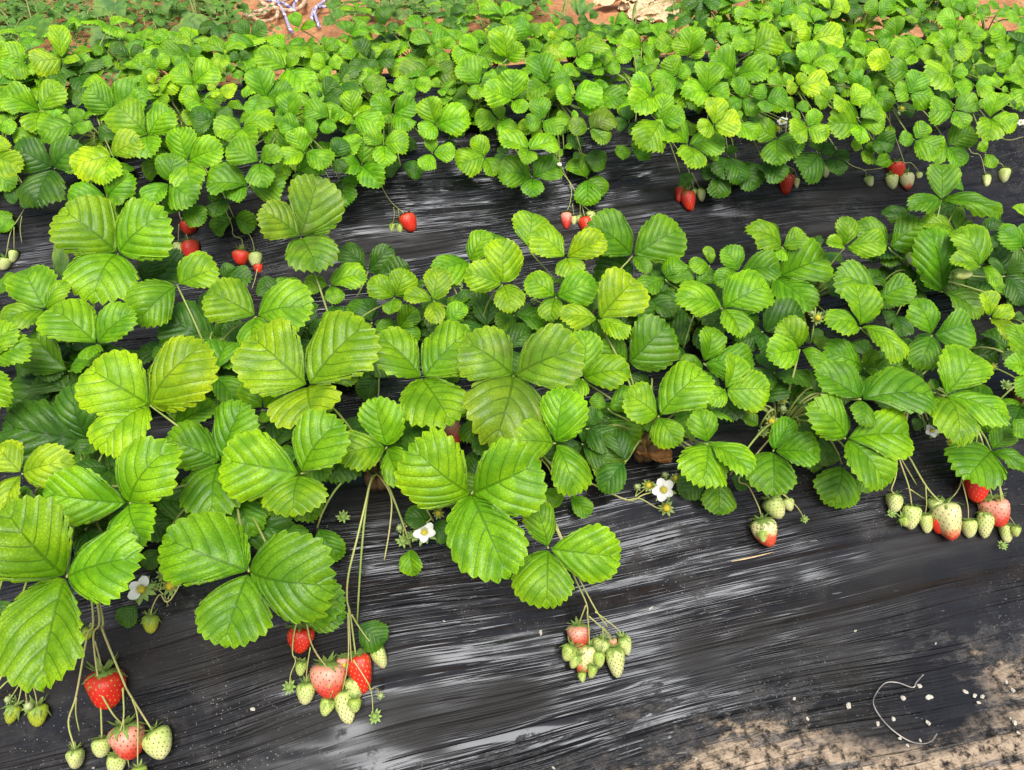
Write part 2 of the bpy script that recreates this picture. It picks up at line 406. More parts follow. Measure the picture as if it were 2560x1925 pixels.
def owner(q, bed, front_bias=0.0):
    best = None
    for p in PLANTS:
        if p.bed != bed: continue
        d = (Vector((q.x, q.y))-Vector((p.base.x, p.base.y))).length+(front_bias if p.row else 0)
        if best is None or d < best[0]: best = (d, p)
    return best[1]

def place_leaflet(parent, root_off, B, T, n, w, asym, c, r, meshes=LF, mat=None, name='leaflet'):
    y = T-B; L = y.length
    if L < 1e-4: return
    y = y/L; n = (n-y*n.dot(y)).normalized(); x = y.cross(n)
    me = r.choice(meshes[asym]); o = bpy.data.objects.new(name, me); COL.objects.link(o)
    o.parent = parent
    B = B-root_off
    o.matrix_local = Matrix(((x.x*L*w, y.x*L, n.x*L, B.x), (x.y*L*w, y.y*L, n.y*L, B.y), (x.z*L*w, y.z*L, n.z*L, B.z), (0, 0, 0, 1)))
    o.color = leaf_colour(c, r, 1.18 if root_off.y > 1.6 and c in 'lgyd' else 1.0); return o  # leaves beyond the near bed get a lighter colour

def petiole(plant, J, r, rad=.0016, name='leaf'):
    root = plant.ensure(); a = math.atan2(J.y-plant.base.y, J.x-plant.base.x)
    s = Vector((math.cos(a)*.012, math.sin(a)*.012, .03)); e = J-plant.base
    c1 = s+Vector((e.x*.15, e.y*.15, max(.05, e.z*.6))); c2 = e+Vector((-e.x*.25, -e.y*.25, -.02 if e.z > .05 else .05))
    pts = []
    for k in range(9):
        t = k/8; pts.append(s*(1-t)**3+c1*3*t*(1-t)**2+c2*3*t*t*(1-t)+e*t**3)
    for p in pts[1:]:      # keep the stalk out of the bed
        zmin = film_z(p.y+plant.base.y)+.004-plant.base.z
        if p.z < zmin: p.z = zmin
    V, Fc, U = tube_data(pts, [rad*(1.25-.45*k/8) for k in range(9)], 6)
    return link(name, mesh('leaf_stalk', V, Fc, uv=U), root, M['petiole'])

def ray_dir(q): return (q-CAM).normalized()
def above_film(p, off=.008):
    zf = film_z(p.y)+off
    if p.z < zf: p = Vector((p.x, p.y, zf))
    return p
def trifoliate(J, tips, c, r, bed, tilt=22, plant=None):
    """J: the point where the leaflets meet; tips: [(photograph pixel, width ratio)], laid on the leaf's own tilted plane"""
    plant = plant or owner(J, bed, .02)
    zf = film_z(J.y); low = J.z < HB+.02 and (J.z-zf) < .09
    az = r.uniform(-.35, .35)
    n = Vector((math.sin(az)*.35, -math.sin(math.radians(tilt+r.uniform(-12, 12))), math.cos(math.radians(tilt)))).normalized()
    if low: n = (n*.6+film_n(J.y)*.6).normalized()
    lf = petiole(plant, J, r)
    dirs = []
    for px, w in tips:
        d = ray(px); den = d.dot(n)
        t = (J-CAM).dot(n)/den
        T = above_film(CAM+d*t)
        if (T-J).length > .155: T = J+(T-J).normalized()*.155
        dirs.append((T, w))
    if len(dirs) > 1 and not low:      # the joint sits deeper than the rims, so the leaf makes a shallow funnel
        L = sum((T-J).length for T, w in dirs)/len(dirs); J = J+ray_dir(J)*L*r.uniform(.20, .46)
        bpy.data.objects.remove(lf); lf = petiole(plant, J, r)
    sm = sum(((T-J).normalized() for T, w in dirs), Vector())
    for i, (T, w) in enumerate(dirs):
        y = (T-J).normalized()
        nn = (n+Vector((r.uniform(-.3, .3), r.uniform(-.25, .25), 0))).normalized()
        x = y.cross(nn); oth = sm-y
        s = oth.dot(x); asym = 0
        if len(dirs) > 1:
            # the leaflet facing away from the others' sum is the middle one
            cosm = oth.normalized().dot(y) if oth.length > 1e-3 else 0
            if abs(s) > .35: asym = -1 if s > 0 else 1
        lift = nn*r.uniform(.0, .0025); T = J+(T-J)*(1.04 if bed == 'back' else 1.0); T = above_film(T); w *= 1.16 if bed == 'back' else 1.09
        place_leaflet(lf, plant.base, J+y*.003+lift, T+lift, nn, w, asym, c, r)
    plant.leaves.append(lf); return lf
# ------------------------------------------------------------------ the leaves one can tell apart in the photograph
# region, joint x y, height over the bed top in cm, colour, then the tips (optional width ratio)
BACK = """
1 350 1085 10 d 95,950 515,940 240,1315
1 725 1005 12 y 475,1080 900,905 680,1170
1 1090 1180 8 g 1130,1000 985,1310 1240,1290
1 1215 1035 11 l 1150,830 1425,960 1235,1205
1 955 875 14 l 750,680 1085,700 975,1005
1 265 715 14 l 20,610 390,550 230,855
1 480 810 13 g 265,870 510,705 585,830
1 740 720 14 g 570,570 890,555 930,650
1 165 400 14 l 10,310 80,490 15,460
1 400 380 15 y 380,170,.55 205,400 505,385,.5
1 420 460 11 g 265,510 610,430 440,350
1 835 370 12 d 710,300 910,310 820,440
1 1005 440 13 l 925,370 1075,360 940,490
1 1215 370 14 g 1030,320,.6 1295,310,.6 1130,420
1 1010 540 15 y 960,480 1145,545 985,590
1 1245 545 15 l 1120,440 1385,430 1260,590
1 1400 585 16 y 1340,555 1510,580 1385,625
1 1300 660 13 l 1165,590 1430,620 1200,690 
1 1375 770 11 d 1235,720 1490,730 1265,845
1 1560 825 14 l 1385,850 1755,780 1640,920
1 1670 1045 12 g 1480,930 1815,1000 1690,1195
1 1960 985 12 l 1880,840 1820,1040 2105,1060
1 1945 850 14 g 1815,780 2035,790 1965,930
1 1715 635 15 g 1650,450 1870,570 1600,725
1 1870 775 14 g 1860,605 1775,800
1 1845 440 16 l 1655,340 1915,370 1990,570
1 1545 400 14 d 1490,340 1595,340 1545,430
1 1440 360 16 y 1450,325,.5 1375,360 1400,440
1 1610 240 14 d 1520,150 1710,170 1625,320
1 1925 185 17 l 1880,90 2025,155,.5 1900,200
1 1580 470 12 g 1500,490 1610,445
1 1450 480 12 g 1505,430 1420,525
1 2105 430 14 l 2000,390 2195,390 2090,490
1 2080 620 13 d 2150,510 2040,590 2210,640
1 2125 760 13 g 1960,700 2210,720 2100,850
1 2080 330 12 g 2010,310 2170,270 2090,390
1 1600 1200 7 g 1340,1190 1815,1200 1460,1260
1 1170 1360 2 g 1310,1410 1050,1310
1 1440 1270 3 d 1380,1390 1340,1250
1 1505 1400 -7 g 1385,1500 1640,1460
1 690 1270 6 g 445,1290 840,1130 790,1300
1 800 1310 3 d 740,1390 960,1330
1 -40 1000 13 y 140,1080 40,900
1 -10 830 12 l 105,810 
1 240 880 10 l 95,900 200,960
1 150 1220 2 d 45,1280 200,1330
1 0 1500 -8 g 70,1410 20,1360
1 590 650 10 d 470,640 600,700
1 1130 700 8 d 985,640 1180,600
1 790 870 8 d 640,870 860,840 720,790
1 60 720 10 g 0,660 100,760 20,790
1 520 1000 7 g 440,960 590,1060
1 1900 1110 6 g 2090,1060 1930,1150
1 2150 1020 8 d 2210,900 2075,1010 2210,1090
1 560 340 12 g 500,370 660,330
1 640 420 12 g 590,400 720,400 620,520
1 1160 470 12 d 1110,440 1230,500
1 1480 1000 7 d 1460,920 1540,960
1 2140 1200 0 d 2110,1290 2210,1240
2 55 225 14 g 30,140 175,185 20,250
2 290 170 13 d 290,45 370,190 240,200
2 165 380 12 d 120,255 100,470 215,440
2 885 350 16 l 735,370 1085,390 780,240
2 1075 380 17 l 1040,175 1175,300
2 665 320 14 l 640,250 730,260 670,420
2 905 540 14 l 770,410 1005,480 875,630
2 1110 650 15 l 930,575 1110,455 1180,720
2 1330 540 15 g 1270,360 1470,500 1225,600
2 1500 640 13 l 1395,590 1665,550 
2 1640 620 11 g 1815,640 1700,530
2 1525 370 16 l 1415,330 1700,270 1600,435
2 1380 270 16 y 1340,215,.7 1370,385,.8
2 1240 230 14 g 1120,140 1250,150 1290,200
2 1700 440 12 l 1630,470 1795,430 1690,360
2 1890 350 13 l 1780,370,.9
2 1940 310 13 l 1810,250 2055,345
2 2170 300 14 l 2035,290 2215,240 2180,350
2 2005 620 15 l 1885,505 2135,560 1880,695
2 2160 500 15 l 2110,370 2020,540 2240,440
2 2055 780 12 l 2090,610 1960,950 2210,740
2 1855 790 8 d 1830,690 1765,805 1905,860
2 1880 970 2 g 1780,990 1990,1010 1905,915
2 340 735 12 g 205,640 480,660 450,825
2 90 750 13 l 60,590 265,820 -10,760
2 620 805 11 l 560,635 825,760 530,870
2 595 990 6 l 575,890 735,980 540,1085
2 280 930 9 l 160,870 435,930 290,1060
2 140 1060 6 g 150,895 10,1090 260,1190
2 -20 930 9 l 125,930 20,1000
2 0 1160 1 g 60,1310 90,1210
2 390 1070 1 d 280,1120 520,1120
2 930 1010 3 l 860,885 765,1070 985,1130
2 1210 965 7 l 1025,890 1395,920 1190,1050
2 1235 1145 0 g 1030,1110 1410,1070 1240,1260
2 1440 960 3 l 1490,940 1395,1000
2 1590 1150 -5 g 1490,1030 1590,1315 1695,1250
2 1600 830 8 o 1475,810 1760,755 1715,915
2 1480 760 9 l 1395,760 1520,720
2 1300 780 10 g 1195,800 1270,635 1425,845
2 1230 850 6 y 1155,790 1290,880
2 1020 780 9 l 875,770 1010,680 1085,865
2 1560 1010 0 d 1705,1050 1500,1000
2 1540 700 10 l 1690,680 1560,640
2 570 465 12 o 390,480 620,390 735,495
2 470 560 12 l 350,540 580,560 430,620
2 130 540 13 o 25,530 280,575
2 650 570 10 l 590,520 745,570 660,615
2 230 390 11 d 350,380 190,330
2 850 690 4 d 950,680 780,730
2 780 180 12 d 800,130 720,190
2 1600 130 13 d 1645,80 1535,130 1600,190
2 1760 160 13 g 1740,110 1850,130 1800,190
2 1900 190 12 g 1830,160 1990,170
2 1380 180 12 g 1390,120 1340,190
2 1960 420 10 g 1890,400 2010,480 1900,470
2 1700 760 9 d 1760,800 1680,830
2 1080 1000 1 d 1020,950 1000,1040
2 700 900 6 d 790,840 720,960
3 470 330 15 l 340,300 640,220 590,440,.6
3 840 420 14 l 805,275 1010,400 830,480
3 840 260 15 y 1040,220 765,165
3 350 490 14 g 220,350 560,470 440,550
3 170 600 14 l 180,405 25,620 310,620
3 395 640 12 g 360,505 505,720 320,690
3 550 650 13 g 490,565 690,620 540,715
3 735 700 11 g 660,680 825,690 740,760
3 760 560 14 y 945,520 690,550 780,470
3 960 660 12 l 940,565 875,660 1055,755
3 1085 680 13 y 995,640 1180,565
3 1250 600 12 g 1180,560 1335,590 1340,700
3 1470 610 14 g 1540,465 1385,580 1630,630
3 1470 470 12 g 1330,445,.9
3 1150 560 11 g 1130,450 1215,500
3 1390 240 14 g 1380,115 1285,250 1520,290
3 1500 350 13 l 1355,330 1625,360 1470,410
3 1350 430 12 y 1210,385 1340,480
3 1720 320 15 l 1695,190 1870,330 1640,310
3 1770 190 14 l 1670,85 1890,140
3 1740 490 14 l 1700,355 1585,490 1835,440
3 1890 420 12 d 2005,480 1730,370 1900,335
3 1890 550 11 l 1780,560 2015,560 2000,625
3 1695 580 9 d 1600,560 1720,520 1690,650
3 1850 260 14 l 1940,185 1790,250
3 2100 270 13 l 2000,195 2215,240 2080,330
3 2130 440 13 l 2035,375 2210,380 2100,475
3 2110 590 12 l 2070,570 2155,620
3 1990 765 12 l 2040,605 2160,800 1975,905
3 1755 710 12 g 1610,720 1910,660 1830,815
3 1505 900 8 g 1580,795 1415,895 1680,970
3 1715 940 5 g 1890,840 1800,1065 1605,1010
3 1150 800 9 l 960,800 1310,800 1150,910
3 1150 760 10 l 1290,690
3 815 820 9 l 720,870 945,880 900,720
3 620 890 5 g 485,840 785,960 620,1050
3 215 810 12 y 230,635 380,770 120,830
3 350 800 8 l 495,880 370,710
3 50 935 7 l 280,905 75,1070 -160,820
3 900 990 1 d 860,875 980,930 785,1110
3 1240 900 4 d 1370,930 1310,980
3 1175 960 1 l 1105,930 1265,950 1210,1050
3 1240 1060 -4 l 1350,1020,.6
3 970 1010 -2 d 1085,1020 1020,1115
3 310 1010 0 d 260,1140 400,1165 340,940
3 240 1110 -4 d 230,1265 140,1120
3 370 1070 -3 d 350,1185 470,1160 480,1210
3 540 1050 -1 d 640,1165 530,1100
3 0 1110 -4 d 55,1190
3 150 1000 2 l 245,1010
3 1350 800 5 l 1345,865,.9
3 1965 985 -3 l 1935,915 2015,1075,.7
3 480 110 14 l 590,90 365,130 430,60
3 230 160 13 l 175,140 315,190 250,105
3 60 360 14 l 90,180 -20,240 150,300
3 640 100 13 g 580,15 735,30 640,130
3 720 210 13 y 770,110
3 880 110 12 l 760,80 945,130 890,60
3 970 60 14 y 895,10 1080,20 1010,110
3 1270 100 14 g 1210,10 1350,5 1320,110
3 1560 90 13 g 1500,70 1640,120 1550,10
3 1750 60 13 g 1690,20 1840,50 1760,115
3 1900 80 13 g 1860,30 1990,60 1940,130
3 2060 60 12 g 1990,20 2130,70
3 2180 110 13 l 2100,110 2210,60
3 1070 260 11 d 985,200 1150,210 1040,320
3 1200 270 13 l 1265,310 1105,260 1180,380
3 700 290 12 g 780,300 640,310 650,390
3 420 220 12 g 330,230 440,290
3 590 130 12 d 530,160 640,190
3 1010 410 11 g 1120,420 1010,490
3 2210 490 13 l 2120,470 2200,560
3 2160 700 10 d 2210,700 2120,660
3 1380 700 8 d 1290,690 1500,730
3 1900 700 9 g 1960,660
3 660 560 11 l 570,490 700,480
3 330 250 11 g 240,250 300,310
3 470 430 10 d 560,400 490,330
3 60 480 12 y 0,430 70,530 100,440
3 230 340 11 g 150,290 190,380
3 1610 430 10 d 1560,390 1650,470
3 1660 250 12 g 1610,220 1700,280
"""
FRONT = """
1 760 1630 18 l 390,1350,1.0 1065,1370,.95 600,1936,1.0
1 1935 1530 20 o 2050,1140,.8 1675,1350,.95 4:2050,95,.95
4 295 350 16 l 160,75 5,420 430,170,.6
4 625 570 15 l 310,340 860,350 560,660,.8
4 1140 190 15 l 1400,85,.9 885,430,.8 
4 1650 390 17 l 1335,220 2010,330 1620,560
4 2120 190 12 l 1960,210 2170,300 5:165,120
4 1400 580 7 d 1050,400,.9 1490,410,.6 1480,880,.9
4 1400 590 9 g 1590,700,.9
4 440 740 10 g 200,480,.8 650,655,.6 
4 -60 700 16 l 100,450 195,590 30,960
4 965 960 18 y 560,720,.95 1320,570,.75 650,1260,.85
4 590 1200 6 d 10,1090,.75 720,1500,.85 480,830,.75
4 430 790 5 d 40,1000,.85
4 140 1400 17 y 470,1320,.7 -20,1220 30,1640,.7
4 830 1590 16 l 1110,1220,.85 285,1520,.7 7:930,205,.9
4 1430 1320 12 g 1065,1170,.8 1570,945,.8 1370,1690,.85
4 1690 985 11 l 1600,790,.8 1835,860,.6 1710,1070,.6
4 1985 840 19 y 1620,520,.9 2365,435,.9 2025,1065,1.45
4 1935 1400 15 l 1425,1310,.85 2190,1060,.9 1890,1665,1.35
4 1740 1110 5 d 1610,1120 1860,990 1690,1180
4 -30 260 9 g 130,130
4 1110 1110 11 l 1390,960,.6
4 1850 260 9 g 1860,135,1.1
4 1440 870 3 d 1310,960
4 1440 160 5 d 1620,150 1500,60
4 930 180 7 d 1190,20,.8 1050,-20,.8
4 1260 300 6 d 1330,420 1450,330
4 700 1080 5 d 560,1000 450,900
4 230 1560 6 g 130,1500 320,1450
4 1830 240 6 d 1700,280 1650,200
5 355 270 14 l 185,160 415,85 325,375
5 600 290 15 y 640,75,.8 410,260,.7 600,440,.6
5 1045 185 17 y 805,110,.8 1040,-110,.85 1100,355,.85
5 1385 265 14 l 1195,150 1645,180 1350,420
5 1660 410 16 y 1900,150,.9 1420,380,.7 1850,510,.6
5 530 790 16 l 240,510,.8 840,480,.85 720,1080,.9
5 1115 770 18 o 790,550,.95 1550,590,.8 990,1215,.95
5 300 1230 13 l 220,915,.85 0,1290,.9 405,1475,.65
5 845 1530 17 l 455,1220,.9 1280,1330,.95 8:1080,420,.75
5 1385 1205 14 l 1440,850,.8 1115,1190,.85 1510,1530,.7
5 1555 790 14 l 1580,480,.75 1860,740,.75 1490,890
5 1850 690 11 g 2110,440,.95 1695,540,.8
5 2050 1030 14 l 1840,880,.95 2350,740,.8 2170,1215
5 1580 1110 9 d 1660,985 1775,1200,.9
5 1600 1240 6 l 1810,1390,.9
5 1720 1040 7 g 1900,1230,.9
5 1720 980 10 l 1885,860,.7 1625,900,.8
5 980 470 6 d 850,225,.8 1275,370,.7
5 700 440 12 l 800,310,.8 830,490,.6
5 370 470 8 g 480,330 235,480 500,550
5 490 1170 9 g 450,940,.8 665,1090,.7
5 250 790 7 d 120,900
5 1290 1500 3 g 1430,1580,.8
5 1470 1540 1 g 1600,1670,.7
5 1290 1360 6 l 1290,1430 
8 1340 235 9 l 1800,290,.75 1330,612,.95 1240,-60,.65
8 455 225 0 l 480,408,.85
8 110 720 -10 d 290,840,.9
8 600 60 3 d 700,180,.9 420,40,.8
7 430 420 17 l F:10,1095,.9 890,290,.85 270,1140,.75
7 1600 385 14 g 1045,170,.8 2145,470,.85 1440,855,.95
7 1900 600 5 g 2215,680,.6 2215,560
7 2040 100 3 g 2190,300,.7
7 1040 230 1 d 930,360
7 1500 50 4 d 1890,130,.7
7 890 590 -3 d 770,720,.9
7 110 680 -3 d 0,610 60,870,.8
7 560 90 4 d 470,190 680,60
7 1850 80 4 g 1960,190
7 -20 560 4 d 60,700
6 380 105 14 g 280,-50 645,90,.8 230,170
3 655 1590 15 l 435,1480,.75 795,1490,.8 600,1650
6 620 140 10 g 940,10,.85 860,340,.7
6 270 340 15 l 570,190,.9 -15,280,.7 390,520,.85
6 100 190 10 g 0,130 230,110 60,250
6 770 600 14 l 640,420,.85 565,640,.85 920,720,.6
6 1155 460 17 l 1120,190,.85 945,430,.8 1425,670,.6
6 1270 270 12 g 1500,170,.85 1000,110,.85
6 1620 510 15 g 1500,285,.75 1870,430,1.0 1530,715,.75
6 1990 400 15 y 1945,235,.8 2145,350,.75 2130,540,.6
6 1690 230 9 g 3:1600,1465,.6 1930,390,.8
6 1930 70 14 l 3:1770,1475,.8 2040,200,.5 1740,40,.7
6 2090 130 10 d 2220,0,.8 2200,310,.8 1990,20,.6
6 2090 250 8 g 2160,310 2010,190
6 150 690 10 g 190,460,.8 475,660,.7 10,690
6 535 490 7 d 790,350,.85 370,560 550,640
6 290 860 14 l 345,630,.8 575,860,.9 190,950,.7
6 330 930 9 y 490,990,.6
6 1165 920 16 g 870,740,.75 1635,900,.75 1180,1085,.95
6 1180 720 11 g 925,620 1240,600 1475,700,.6
6 1700 900 15 l 1900,630,.85 2120,1060,.6 1800,1200,.65
6 1640 880 12 g 1625,790
6 180 1210 14 l 110,995,.85 140,1470,.95 450,1390,.75
6 600 1255 9 g 900,1280,.8 720,1045,.6 600,1540,.9
6 1065 1175 13 l 840,945,.8 1480,1150,.75 1320,1480,.75
6 1040 1340 1 g 970,1605,.95
6 1150 1380 1 g 1220,1520
6 240 1430 2 g 250,1660,.95
6 130 1400 1 d 10,1550,.9
6 320 1410 2 d 440,1480
6 2220 740 14 l 2130,450 2090,690 2180,900
6 2000 1255 4 g 1830,1440,.9 2130,1110,.8 2220,1370,.6
6 2130 1040 8 l 2240,1160
6 1000 580 9 l 860,545
6 930 940 5 d 770,790 710,1010,.7
6 510 1100 5 g 400,1020
6 1450 780 7 d 1560,760 1480,850
6 1390 380 6 d 1320,420 1430,520
6 840 560 5 d 780,500 900,470
6 1800 620 6 d 1900,640 2060,650
6 2120 420 6 d 2200,380 2180,480
6 1570 1060 6 d 1500,1100 1680,1090
3 1680 1290 18 g 1670,1055,.75 2065,1390,.4 1480,1330,.5
3 1830 1240 17 g 1660,1150,.5
3 1780 1330 13 d 1830,1330 1620,1370
3 1940 1500 10 d 2070,1420 2000,1600
3 1770 1490 13 l 1560,1440,.75 1790,1330,.6 1890,1440,.8
3 1060 1590 15 l 1060,1395,.8 1320,1560,.7 940,1560,.6
3 1340 1590 12 g 1140,1440,.75 1560,1420,.9 
3 1500 1420 9 d 1300,1370,.6
3 2200 1600 12 g 2050,1480,.7 2230,1440
3 2230 1420 13 l 2140,1330,.7
6 190 60 12 l 3:170,1585,.7 60,60
2 1210 1600 11 l 1230,1360,.9
2 1450 1660 16 y 1235,1490,.9 1705,1530,.7 1500,1790,.9
5 1880 0 13 g 2:1600,1430,.85 2:2190,1470,.85 1970,110,.7
5 1890 60 8 d 1640,160,.8
5 830 40 12 l 2:950,1490,.8 600,110,.7
5 960 20 8 g 2:1000,1500,.8 
5 180 100 8 d 2:330,1590,.7 2:10,1590,.7
5 480 180 7 d 260,90 540,180
5 2090 150 11 g 1950,220 2215,130 2200,30
5 2210 590 6 d 2120,640 2150,470
5 2000 800 5 d 1860,830
5 1300 470 5 d 1350,540 1230,540
"""
def parse(txt):
    for ln in txt.strip().splitlines():
        k = ln.split(); reg = k[0]; J = src(reg, float(k[1]), float(k[2])); tips = []
        for s in k[5:]:
            q = reg
            if ':' in s: q, s = s.split(':')
            v = [float(a) for a in s.split(',')]
            tips.append((src(q, v[0], v[1]), v[2] if len(v) > 2 else None))
        yield J, float(k[3]), k[4], tips
rl = random.Random(11)
for txt, bed in ((BACK, 'back'), (FRONT, 'front')):
    for J, h, c, tips in parse(txt):
        q = hit(J, HB+h/100, .02)
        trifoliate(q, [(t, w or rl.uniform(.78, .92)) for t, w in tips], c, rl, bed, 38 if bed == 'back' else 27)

# ------------------------------------------------------------------ berries, calyxes, flowers
def berry_mesh(kind, seed, fat=.42, long=1.0):
    r = random.Random(seed); V, Fc, FM = [], [], []
    NA, NB = 40, 30
    prof = [(0, .0), (.0, .45), (.05, .80), (.16, .98), (.32, 1.0), (.5, .92), (.7, .75), (.86, .54), (.96, .29), (1.0, 0)]
    P = smooth_pts([Vector((a, b, 0)) for a, b in prof], 8)
    def rad(t):
        for i in range(len(P)-1):
            if P[i].x <= t <= P[i+1].x+1e-9:
                f = (t-P[i].x)/max(P[i+1].x-P[i].x, 1e-9); return P[i].y+(P[i+1].y-P[i].y)*f
        return 0
    ring = []
    lump = [r.uniform(-.09, .09) for _ in range(6)]
    def shape(t, a):
        R = rad(t)*fat*(1+lump[0]*math.cos(2*a+lump[1]*30)+lump[2]*math.cos(3*a+4*t))
        return Vector((R*math.cos(a), t-.02*math.cos(a), R*math.sin(a)*.93))
    # seeds on a spiral, dimples pressed round them
    ns = {'G': 70, 'Y': 64, 'P': 96}.get(kind, 110); seeds = []
    for i in range(ns):
        t = .09+.86*(i+.5)/ns; seeds.append((t, i*2.39996))
    ts = [0]+[0.5-0.5*math.cos(math.pi*(k/NB)) for k in range(1, NB)]+[1]
    for k, t in enumerate(ts):
        for j in range(NA):
            a = 2*math.pi*j/NA; p = shape(t if 0 < t < 1 else min(max(t, 1e-3), .999), a); V.append(p)
    SP = np.array([shape(t, a) for t, a in seeds]); VP = np.array([tuple(v) for v in V])
    D = np.sqrt(((VP[:, None]-SP[None])**2).sum(2)); D.sort(1); bulge = np.clip(D[:, 0]/.055, 0, 1)**1.2*.022-.010
    for i, v in enumerate(V):
        q = Vector((v.x, 0, v.z)); V[i] = v+(q.normalized()*float(bulge[i]) if q.length > .03 else Vector())
    for k in range(NB):
        for j in range(NA):
            Fc.append((k*NA+j, (k+1)*NA+j, (k+1)*NA+(j+1) % NA, k*NA+(j+1) % NA))
    Fc.append(tuple(range(NA))); Fc.append(tuple(NB*NA+NA-1-j for j in range(NA)))
    FM += [0]*len(Fc)
    sc = .027*(1.4 if kind in 'GY' else 1.25 if kind == 'P' else 1.05)
    for t, a in seeds:
        p = shape(t, a); u = (shape(min(t+.02, .995), a)-shape(t-.02, a)).normalized(); v = (shape(t, a+.1)-shape(t, a-.1)).normalized(); n = v.cross(u)
        if n.dot(Vector((p.x, 0, p.z))) < 0: n = -n
        k0 = len(V); s1 = sc*1.5*(.7+.5*rad(t)); s2 = sc*.85*(.7+.5*rad(t))
        for j in range(6):
            th = j*math.pi/3; V.append(p+u*s1*math.cos(th)+v*s2*math.sin(th)-n*.008)
        V.append(p+n*.014)
        for j in range(6): Fc.append((k0+j, k0+(j+1) % 6, k0+6)); FM.append(1)
    return mesh('strawberry_'+kind, V, Fc, mats=list(BM[kind]), fm=FM)
BERRY = {}
for k in BM:
    BERRY[k] = [berry_mesh(k, 5+i, f) for i, f in enumerate((.44, .48, .40, .46, .42))]
def sepal_ring(n, length, width, droop, r, y0=0.0, rad0=.05):
    V, Fc = [], []
    for i in range(n):
        a = 2*math.pi*i/n+r.uniform(-.15, .15); L = length*r.uniform(.8, 1.15); dr = droop*r.uniform(.5, 1.4); k0 = len(V)
        d = Vector((math.cos(a), 0, math.sin(a))); s = Vector((-math.sin(a), 0, math.cos(a)))
        for t, w in ((0, .5), (.3, 1), (.65, .75), (1, .05)):
            c = d*(rad0+L*t)+Vector((0, y0+dr*t*t-.03*math.sin(t*3), 0))
            V += [c-s*width*w*.5, c+Vector((0, -.012, 0)), c+s*width*w*.5]
        for k in range(3):
            for m in (0, 1):
                a0 = k0+k*3+m; Fc.append((a0, a0+1, a0+4, a0+3))
    return V, Fc
def calyx_mesh(seed, n=11, length=.36, width=.17, droop=.10):
    r = random.Random(seed); V, Fc = sepal_ring(n, length, width, droop, r, -.015)
    V2, F2 = sepal_ring(n-3, length*.75, width*.8, -droop, r, -.03)
    o = len(V); V += V2; Fc += [tuple(i+o for i in f) for f in F2]
    tv, tf, _ = tube_data([(0, -.06, 0), (0, .01, 0)], [.05, .09], 8); o = len(V); V += tv; Fc += [tuple(i+o for i in f) for f in tf]
    return mesh('calyx', V, Fc, mats=[M['calyx']])
CALYX = [calyx_mesh(i, n, l, .17, d) for i, (n, l, d) in enumerate(((11, .46, .18), (10, .50, -.06), (12, .46, .26)))]
CALYX_SMALL = [calyx_mesh(20+i, n, .62, .26, d) for i, (n, d) in enumerate(((8, .35), (9, .15), (9, .5)))]
def frame_mat(y, n):
    y = y.normalized(); n = (n-y*n.dot(y)).normalized(); x = y.cross(n)
    return x, y, n
def mat4(x, y, n, sx, sy, sn, B):
    return Matrix(((x.x*sx, y.x*sy, n.x*sn, B.x), (x.y*sx, y.y*sy, n.y*sn, B.y), (x.z*sx, y.z*sy, n.z*sn, B.z), (0, 0, 0, 1)))
rb = random.Random(21)
def add_berry(kind, top, tip, w_px, bed, plant=None, h=None, lift=0.0):
    a0 = hit(top, None if h is None else HB+h/100, .0); w = w_px*(a0-CAM).dot(FWD)/F_PX
    A = hit(top, None if h is None else HB+h/100, w*.42+.003+lift); B = hit(tip, None if h is None else HB+h/100, w*.30+.002+lift)
    plant = plant or owner(A, bed, .05); root = plant.ensure()
    ax = B-A; L = ax.length
    if L < .9*w: B = A+ax.normalized()*w*.9; ax = B-A; L = ax.length
    n = (CAM-A).normalized(); x, y, n = frame_mat(ax, n); ang = rb.uniform(0, 6.28)
    x, n = x*math.cos(ang)+n*math.sin(ang), n*math.cos(ang)-x*math.sin(ang)
    me = rb.choice(BERRY[kind]); o = bpy.data.objects.new('strawberry', me); COL.objects.link(o); o.parent = root
    f = w/ .90; o.matrix_local = mat4(x, y, n, f, L, f, A-plant.base)
    c = bpy.data.objects.new('calyx', rb.choice(CALYX if kind in 'RKBP' else CALYX_SMALL)); COL.objects.link(c); c.parent = o
    k = .9/1.0; c.matrix_local = Matrix.Diagonal((k*1.05, k*f/L, k*1.05, 1))
    lab = {'R': 'ripe red strawberry', 'K': 'blushing pinkish red strawberry', 'B': 'white strawberry turning red at the tip', 'P': 'unripe whitish strawberry',
           'G': 'small green strawberry', 'Y': 'small yellow-green strawberry'}[kind]
    o['label'] = lab; plant.items.append(kind); return A, plant
def petal_mesh():
    V, Fc = [], []; n, m = 7, 6
    for i in range(n):
        t = i/(n-1); w = .5*(math.sin(math.pi*min(1, t*.82+.12))**.7)
        if i == 0: w = .12
        for j in range(m):
            s = -1+2*j/(m-1); V.append((s*w, t, .10*s*s+.12*t*t-.02*math.cos(6*s)*t))
    for i in range(n-1):
        for j in range(m-1): a = i*m+j; Fc.append((a, a+1, a+m+1, a+m))
    return mesh('petal', V, Fc, mats=[M['petal']])
PETAL = petal_mesh()
